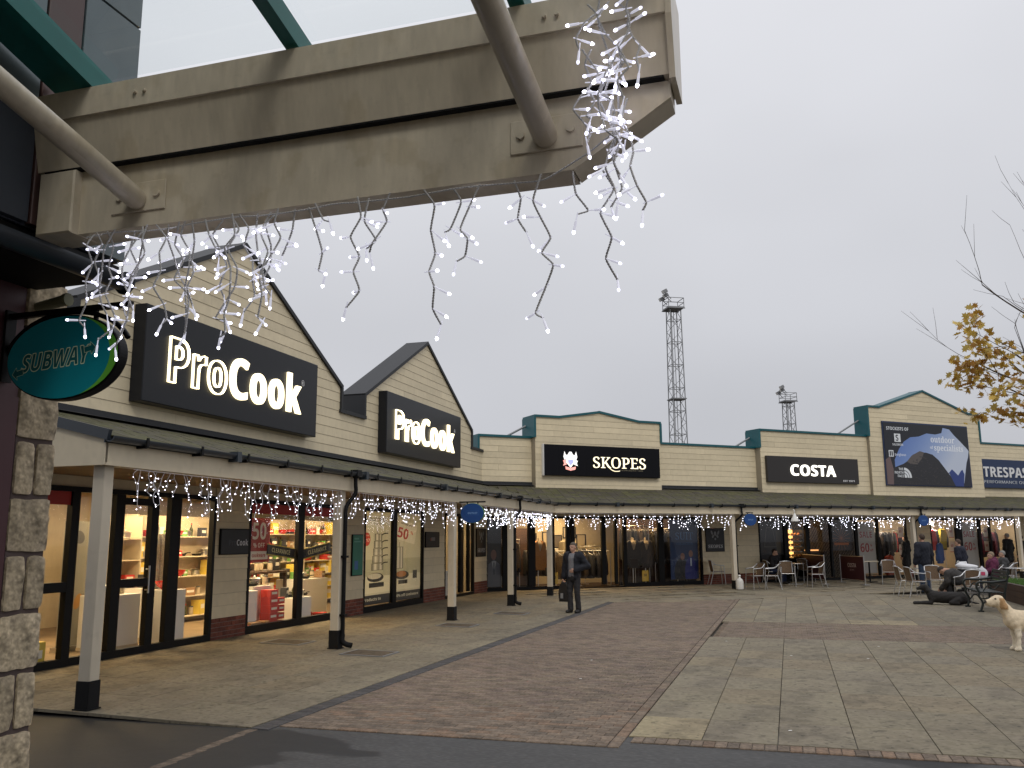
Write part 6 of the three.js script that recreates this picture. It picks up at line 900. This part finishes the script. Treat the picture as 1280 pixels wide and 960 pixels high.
[[897, 731, 1.9, 'under the square black plaque'], [921, 727, -0.3, 'beside the white plastic container against the wall'], [945, 737, -2.2, 'just past the downpipe with the container'], [966, 737, -1.6, 'with its back to the first cafe table'], [985, 733.5, 3.0, 'turned away in front of the pastry cabinet'], [1021, 734.5, -1.9, 'drawn up at the barrier side of the first table'], [1008, 728, 2.6, 'between the first table and the barrier'], [1112, 731, 3.2, 'under the orange jacket window'], [1133, 745, 1.35, 'paired with another by the black dog'], [1146, 747, 1.25, 'in front of its twin beside the black dog'], [1171, 744, 2.9, 'behind the black dog'], [1212, 756, -2.35, 'between the black dog and the iron bench'], [1262, 737, -1.2, 'beyond the iron bench by the planting bed']].forEach(([px, py, turn, w], i) => { const p = spot(px, py), l = 'aluminium cafe chair with brown wicker ' + w; const c = firstChair ? copy(firstChair, l) : (firstChair = chair0(l, 'aluminium cafe chairs')); c.position.set(p.x, p.y + 0.008, p.z); c.rotation.y = turn; });
function table(px, py, label, h = 0.73, r = 0.35, square) { const p = spot(px, py), t = thing('cafe_table', label, 'table', 'cafe tables'); t.position.set(p.x, p.y + 0.008, p.z); mesh('top', square ? rbx(0.62, 0.03, 0.62, 0.008, 0, h, 0) : lathe([[0, h + 0.012], [r - 0.01, h + 0.012], [r, h + 0.004], [r, h - 0.012], [0, h - 0.012]], 32), square ? M([0.45, 0.4, 0.3], 0.5) : K.alu, t); mesh('column', cy(V(0, 0.02, 0), V(0, h - 0.012, 0), 0.03), square ? K.black : K.alu, t); mesh('foot', [bx(0.5, 0.03, 0.06, 0, 0.016, 0), bx(0.06, 0.03, 0.5, 0, 0.0165, 0)], square ? K.black : K.alu, t); return t; }
table(995, 731, 'round metal cafe table in front of the pastry cabinet'); table(1088, 728, 'small pale square cafe table beside the maroon barrier', 0.75, 0.3, true); table(1160, 741, 'round metal cafe table among the chairs by the black dog'); const bagTable = table(1213, 742, 'round metal cafe table carrying white carrier bags'); table(1272, 741, 'round metal cafe table beside the planting bed');
{ const b = thing('carrier_bag', 'white carrier bag slumped on the cafe table', 'bag'); b.position.copy(bagTable.position).add(V(-0.1, 0.742, 0)); mesh('sack', paintV(skin([bal(V(0, 0.07, 0), 0.24, 0.07, 0.17), bal(V(0.2, 0.05, 0.05), 0.18, 0.055, 0.13), bal(V(-0.12, 0.1, 0.04), 0.1, 0.06, 0.09), cap(V(-0.1, 0.15, 0), V(0.05, 0.18, 0.03), 0.05, 0.03)], 0.018, 0.05), () => [0.62, 0.62, 0.64]), vc, b); mesh('handle', tube([V(-0.1, 0.16, 0), V(-0.16, 0.22, 0.03), V(-0.2, 0.16, 0.02)], 0.012, 5, 12), K.white, b);
  const c = thing('carrier_bag', 'white carrier bag with a pink mark hanging at the table edge', 'bag'); c.position.copy(bagTable.position).add(V(0.33, 0.5, 0.28)); mesh('sack', paintV(skin([bal(V(0, 0.1, 0), 0.15, 0.17, 0.07), cap(V(0, 0.2, 0), V(0, 0.3, 0), 0.05, 0.02)], 0.015, 0.04), () => [0.6, 0.6, 0.63]), vc, c); mesh('mark', sheet(-0.05, 0.06, 0.05, 0.15, 0.078, 0.006), M([0.5, 0.05, 0.12], 0.6), c); }
{ // maroon barriers
  const bar1 = (pa, pb, label, text) => { const a = spot(...pa), b = spot(...pb), t = thing('cafe_barrier', label, 'barrier', 'maroon cafe barriers'), len = Math.hypot(b.x - a.x, b.z - a.z); t.position.set(a.x, a.y + 0.008, a.z); t.rotation.y = Math.atan2(-(b.z - a.z), b.x - a.x); for (const x of [0, len]) { mesh('post', [cy(V(x, 0.01, 0), V(x, 1.0, 0), 0.02, 0.02, 10)], K.alu, t); mesh('foot', lathe([[0, 0], [0.17, 0], [0.17, 0.012], [0.03, 0.03]], 18, x, 0, 0), K.alu, t); } mesh('rail', [cy(V(0, 0.96, 0), V(len, 0.96, 0), 0.012), cy(V(0, 0.14, 0), V(len, 0.14, 0), 0.01)], K.alu, t);
    mesh('banner', sheet(0.04, len - 0.04, 0.15, 0.95, 0.006, 0.01), printMat(512, 256, (x, w, h) => { x.fillStyle = '#3d0a14'; x.fillRect(0, 0, w, h); if (text) { x.fillStyle = '#cdbcae'; x.font = 'bold 62px sans-serif'; x.textAlign = 'center'; x.fillText('COSTA', w / 2, 120); x.font = '24px sans-serif'; x.fillText('EST 1971', w / 2, 160); } }, 0.7), t); };
  bar1([1052, 728], [1082, 733], 'maroon cafe barrier with white lettering between steel posts', true); bar1([999, 724], [1032, 733], 'plain maroon cafe barrier behind the first cafe table', false);
}
{ const p = spot(925, 737.5), t = thing('plastic_container', 'white plastic container standing against the canopy post', 'container'); t.position.set(p.x, p.y + 0.008, p.z); mesh('can', lathe([[0, 0], [0.11, 0], [0.125, 0.03], [0.125, 0.26], [0.09, 0.34], [0.04, 0.37], [0.035, 0.42], [0, 0.42]], 18), M([0.62, 0.6, 0.55], 0.5), t); mesh('cap', lathe([[0, 0.42], [0.045, 0.42], [0.045, 0.47], [0, 0.475]], 14), K.white, t); }
{ // white bell shaped lamp hanging off the gutter before the cafe
  const t = thing('bell_lamp', 'white bell shaped lamp hanging from the gutter before the cafe', 'lamp'); t.position.copy(onB(10.35, 2.25, 2.95)); mesh('shade', lathe([[0.13, 0], [0.125, 0.05], [0.06, 0.18], [0.03, 0.26], [0, 0.27]], 20), K.white, t); mesh('hook', tube([V(0, 0.26, 0), V(0, 0.36, 0), V(-0.03, 0.4, -0.05), V(-0.05, 0.4, -0.12)], 0.015, 6, 16), K.white, t); }
{ // cast iron bench seen from its end
  const t = thing('iron_bench', 'black cast iron bench with slatted back beside the planting bed', 'bench'); t.position.set(4.06, 0.004, -23.05); const bm = M([0.012, 0.018, 0.016], 0.45);
  for (const z of [0, -1.6]) { const e = grp('bench_end', t); mesh('leg', tube([V(0.02, 0.02, z), V(0.07, 0.2, z), V(0.0, 0.36, z), V(0.03, 0.45, z)], 0.026, 7, 20), bm, e); mesh('leg', tube([V(0.62, 0.02, z), V(0.52, 0.2, z), V(0.54, 0.4, z), V(0.56, 0.5, z), V(0.66, 0.92, z)], 0.026, 7, 24), bm, e); mesh('armrest', tube([V(0.03, 0.42, z), V(-0.03, 0.56, z), V(0.03, 0.66, z), V(0.3, 0.66, z), V(0.58, 0.7, z)], 0.028, 7, 24), bm, e); mesh('foot', [bx(0.12, 0.03, 0.06, 0.02, 0.015, z), bx(0.12, 0.03, 0.06, 0.62, 0.015, z)], bm, e); mesh('scroll', [tube([V(0.08, 0.18, z), V(0.2, 0.3, z), V(0.34, 0.2, z), V(0.5, 0.22, z)], 0.016, 6, 20), tube([V(0.1, 0.46, z), V(0.2, 0.58, z), V(0.32, 0.5, z), V(0.44, 0.6, z)], 0.014, 6, 20)], bm, e); }
  for (let i = 0; i < 6; i++) mesh('seat_slat', rbx(0.065, 0.028, 1.66, 0.006, 0.06 + i * 0.085, 0.44 - i * 0.004, -0.8), bm, t); for (let i = 0; i < 5; i++) mesh('back_slat', rbx(0.028, 0.062, 1.66, 0.006, 0.575 + i * 0.019, 0.55 + i * 0.083, -0.8), bm, t);
}
{ // raised bed
  const t = thing('raised_planter', 'raised planting bed with dark sides, turf edge and grey green lavender', 'planter'); t.position.set(5.45, 0, -21.0); const x1 = 5, z1 = -8.5;
  for (let i = 0; i < 3; i++) { mesh('sleeper', bx(0.1, 0.155, -z1, 0.05, 0.08 + i * 0.16, z1 / 2), K.shopDark, t); mesh('sleeper', bx(x1, 0.155, 0.1, x1 / 2 + 0.1, 0.08 + i * 0.16, -0.05), K.shopDark, t); }
  mesh('soil', bx(x1 - 0.1, 0.1, -z1 - 0.1, x1 / 2 + 0.1, 0.4, z1 / 2 - 0.1), M([0.04, 0.03, 0.02], 0.95), t);
  const q = rng(5), G = [], Lv = []; for (let i = 0; i < 5200; i++) { const x = 0.1 + q() * 0.75, z = -0.12 + z1 * 0.98 * q(), h = 0.05 + q() * 0.06, a = q() * 6.28; G.push(new THREE.BufferGeometry().setAttribute('position', new THREE.Float32BufferAttribute([x - Math.cos(a) * 0.006, 0.45, z - Math.sin(a) * 0.006, x + Math.cos(a) * 0.006, 0.45, z + Math.sin(a) * 0.006, x + (q() - 0.5) * 0.04, 0.45 + h, z + (q() - 0.5) * 0.04], 3))); }
  const turf = mesh('turf', G, M([0.075, 0.16, 0.03], 0.9), t); turf.userData.kind = 'stuff';
  for (let i = 0; i < 34; i++) { const cx = 1.0 + q() * 3.2, cz = -0.5 + z1 * 0.92 * q(); for (let k = 0; k < 60; k++) { const a = q() * 6.28, l = 0.2 + q() * 0.22, s = 0.06 + q() * 0.2; Lv.push(bar(V(cx, 0.44, cz), V(cx + Math.cos(a) * s, 0.44 + l, cz + Math.sin(a) * s), 0.007, 0.007)); } }
  const lav = mesh('lavender', Lv, M([0.13, 0.14, 0.13], 0.9), t); lav.userData.kind = 'stuff';
}
// seated people
{ const gp = spot(1213, 752); person({ label: 'person in grey jacket bending forward over the black dog', at: lift(V(gp.x, 0, gp.z - 0.2)), face: -Math.PI / 2 - 0.5, h: 1.76, seated: true, lean: 1.12, jacket: [0.055, 0.05, 0.047], trousers: [0.014, 0.014, 0.016], hair: [0.05, 0.035, 0.03], nod: 0.55, bulk: 0.035, joints: { wl: [0.16, 0.3, 0.62], wr: [-0.16, 0.3, 0.6], el: [0.24, 0.5, 0.42], er: [-0.24, 0.5, 0.42] } });
  const mp = lift(spot(1243, 740)); person({ label: 'fair haired person in magenta coat sitting with their back turned', at: mp, face: FB.r + Math.PI + 0.9, h: 1.66, seated: true, jacket: [0.17, 0.018, 0.075], trousers: [0.03, 0.03, 0.05], hair: [0.4, 0.3, 0.2], hood: true, bulk: 0.045 });
  const m2 = lift(spot(1257, 735)); person({ label: 'grey haired person in grey coat sitting beside the magenta coat', at: m2, face: FB.r + Math.PI + 0.9, h: 1.66, seated: true, jacket: [0.08, 0.08, 0.085], trousers: [0.03, 0.03, 0.035], hair: [0.42, 0.4, 0.37], bulk: 0.04 });
  const cp = spot(966, 729); person({ label: 'person in dark top and blue jeans sitting at the first cafe table', at: lift(cp), face: 1.2, h: 1.68, seated: true, jacket: [0.02, 0.018, 0.022], trousers: [0.03, 0.05, 0.14], hair: [0.04, 0.025, 0.02], lean: 0.2, joints: { el: [0.22, 0.78, 0.2], wl: [0.08, 1.02, 0.2] } }); 
  for (const [q, f, w] of [[V(gp.x, 0, gp.z - 0.2), -Math.PI / 2 - 0.5, 'under the person bending over the dog'], [mp, FB.r + Math.PI + 0.9, 'under the magenta coat'], [m2, FB.r + Math.PI + 0.9, 'under the grey haired person'], [cp, 1.2, 'under the person in blue jeans']]) { const c = copy(firstChair, 'aluminium cafe chair with brown wicker ' + w); c.position.copy(lift(q, 0.008)); c.rotation.y = f; c.position.add(V(-Math.sin(f) * 0.02, -0.03, -Math.cos(f) * 0.02)); } }
// dogs: head towards +x
function dog(label, at, face, sc, prims, ears, col, h) { const t = thing('dog', label, 'dog'); t.position.copy(at); t.rotation.y = face; t.scale.setScalar(sc); const g = skin(prims, h, 0.045, 0, null, 0.0022); mesh('body', paintV(g, (x, y, z) => { const f = 0.82 + 0.34 * fbm(((x * 1.7 + 5) % 1), ((y * 1.1 + z * 1.3 + 5) % 1), 22, 3, 401); return col(x, y, z).map((c) => c * f); }), M([1, 1, 1], 0.8, { vertexColors: true, bumpMap: T.grainBump, bumpScale: 0.004 }), t); return t; }
{
  const at = lift(V(3.42, 0, -15.5)); // standing, side on, muzzle up
  const y = [0.62, 0.5, 0.34], P = [cap(V(0.28, 0.5, 0), V(-0.28, 0.52, 0), 0.145, 0.115), cap(V(0.3, 0.47, 0), V(0.16, 0.44, 0), 0.13, 0.14), cap(V(-0.3, 0.51, 0), V(-0.38, 0.47, 0), 0.115, 0.1), cap(V(0.32, 0.56, 0), V(0.47, 0.75, 0), 0.105, 0.085), bal(V(0.5, 0.8, 0), 0.1, 0.088, 0.086), cap(V(0.56, 0.785, 0), V(0.65, 0.77, 0), 0.06, 0.05), cap(V(0.55, 0.745, 0), V(0.63, 0.735, 0), 0.04, 0.034)];
  for (const s of [-1, 1]) { P.push(cap(V(0.28, 0.42, s * 0.085), V(0.26, 0.26, s * 0.085), 0.065, 0.042), cap(V(0.26, 0.26, s * 0.085), V(0.27, 0.06, s * 0.085), 0.038, 0.03), cap(V(0.27, 0.03, s * 0.085), V(0.32, 0.025, s * 0.085), 0.034, 0.028), cap(V(-0.34, 0.44, s * 0.085), V(-0.26, 0.28, s * 0.09), 0.085, 0.05), cap(V(-0.26, 0.28, s * 0.09), V(-0.4, 0.16, s * 0.09), 0.045, 0.03), cap(V(-0.4, 0.16, s * 0.09), V(-0.38, 0.04, s * 0.09), 0.029, 0.027), cap(V(-0.38, 0.028, s * 0.09), V(-0.33, 0.024, s * 0.09), 0.032, 0.027), cap(V(0.46, 0.83, s * 0.07), V(0.43, 0.7, s * 0.088), 0.022, 0.034)); }
  P.push(cap(V(-0.46, 0.52, 0), V(-0.66, 0.42, 0), 0.035, 0.03), cap(V(-0.66, 0.42, 0), V(-0.78, 0.42, 0), 0.03, 0.015));
  dog('pale yellow labrador standing on the slabs with its muzzle raised', at, Math.PI + 0.18, 0.92, P, 0, (x, yy, z) => (x > 0.685 && yy > 0.755 ? [0.02, 0.015, 0.012] : Math.hypot(x - 0.555, yy - 0.825) < 0.016 && Math.abs(z) > 0.03 ? [0.02, 0.012, 0.01] : Math.abs(z) > 0.068 && x < 0.5 && x > 0.38 && yy > 0.66 && yy < 0.84 ? [0.40, 0.24, 0.11] : yy < 0.36 ? [0.74, 0.65, 0.5] : [0.68, 0.56, 0.39]), 0.013);
  const b = lift(spot(1183, 756)); // lying, head up, forelegs stretched ahead
  const Q = [cap(V(0.3, 0.2, 0), V(-0.35, 0.17, 0), 0.15, 0.16), cap(V(-0.35, 0.17, 0.05), V(-0.45, 0.14, 0.08), 0.15, 0.12), cap(V(0.34, 0.26, 0), V(0.46, 0.4, 0), 0.11, 0.085), bal(V(0.5, 0.45, 0), 0.095, 0.08, 0.078), cap(V(0.55, 0.44, 0), V(0.66, 0.41, 0), 0.055, 0.042)];
  for (const s of [-1, 1]) Q.push(cap(V(0.32, 0.13, s * 0.1), V(0.36, 0.05, s * 0.11), 0.06, 0.045), cap(V(0.36, 0.05, s * 0.11), V(0.78, 0.035, s * 0.1), 0.042, 0.034), cap(V(-0.3, 0.12, s * 0.15), V(-0.12, 0.06, s * 0.2), 0.08, 0.05), cap(V(-0.12, 0.06, s * 0.2), V(-0.3, 0.035, s * 0.22), 0.04, 0.034), cap(V(0.46, 0.49, s * 0.07), V(0.44, 0.37, s * 0.088), 0.022, 0.034)); Q.push(cap(V(-0.5, 0.1, 0), V(-0.78, 0.035, 0.12), 0.035, 0.018));
  dog('black labrador lying on the slabs among the cafe chairs', b, Math.PI - 0.15, 0.95, Q, 0, () => [0.012, 0.010, 0.009], 0.016);
}
renderer.render(scene, camera);
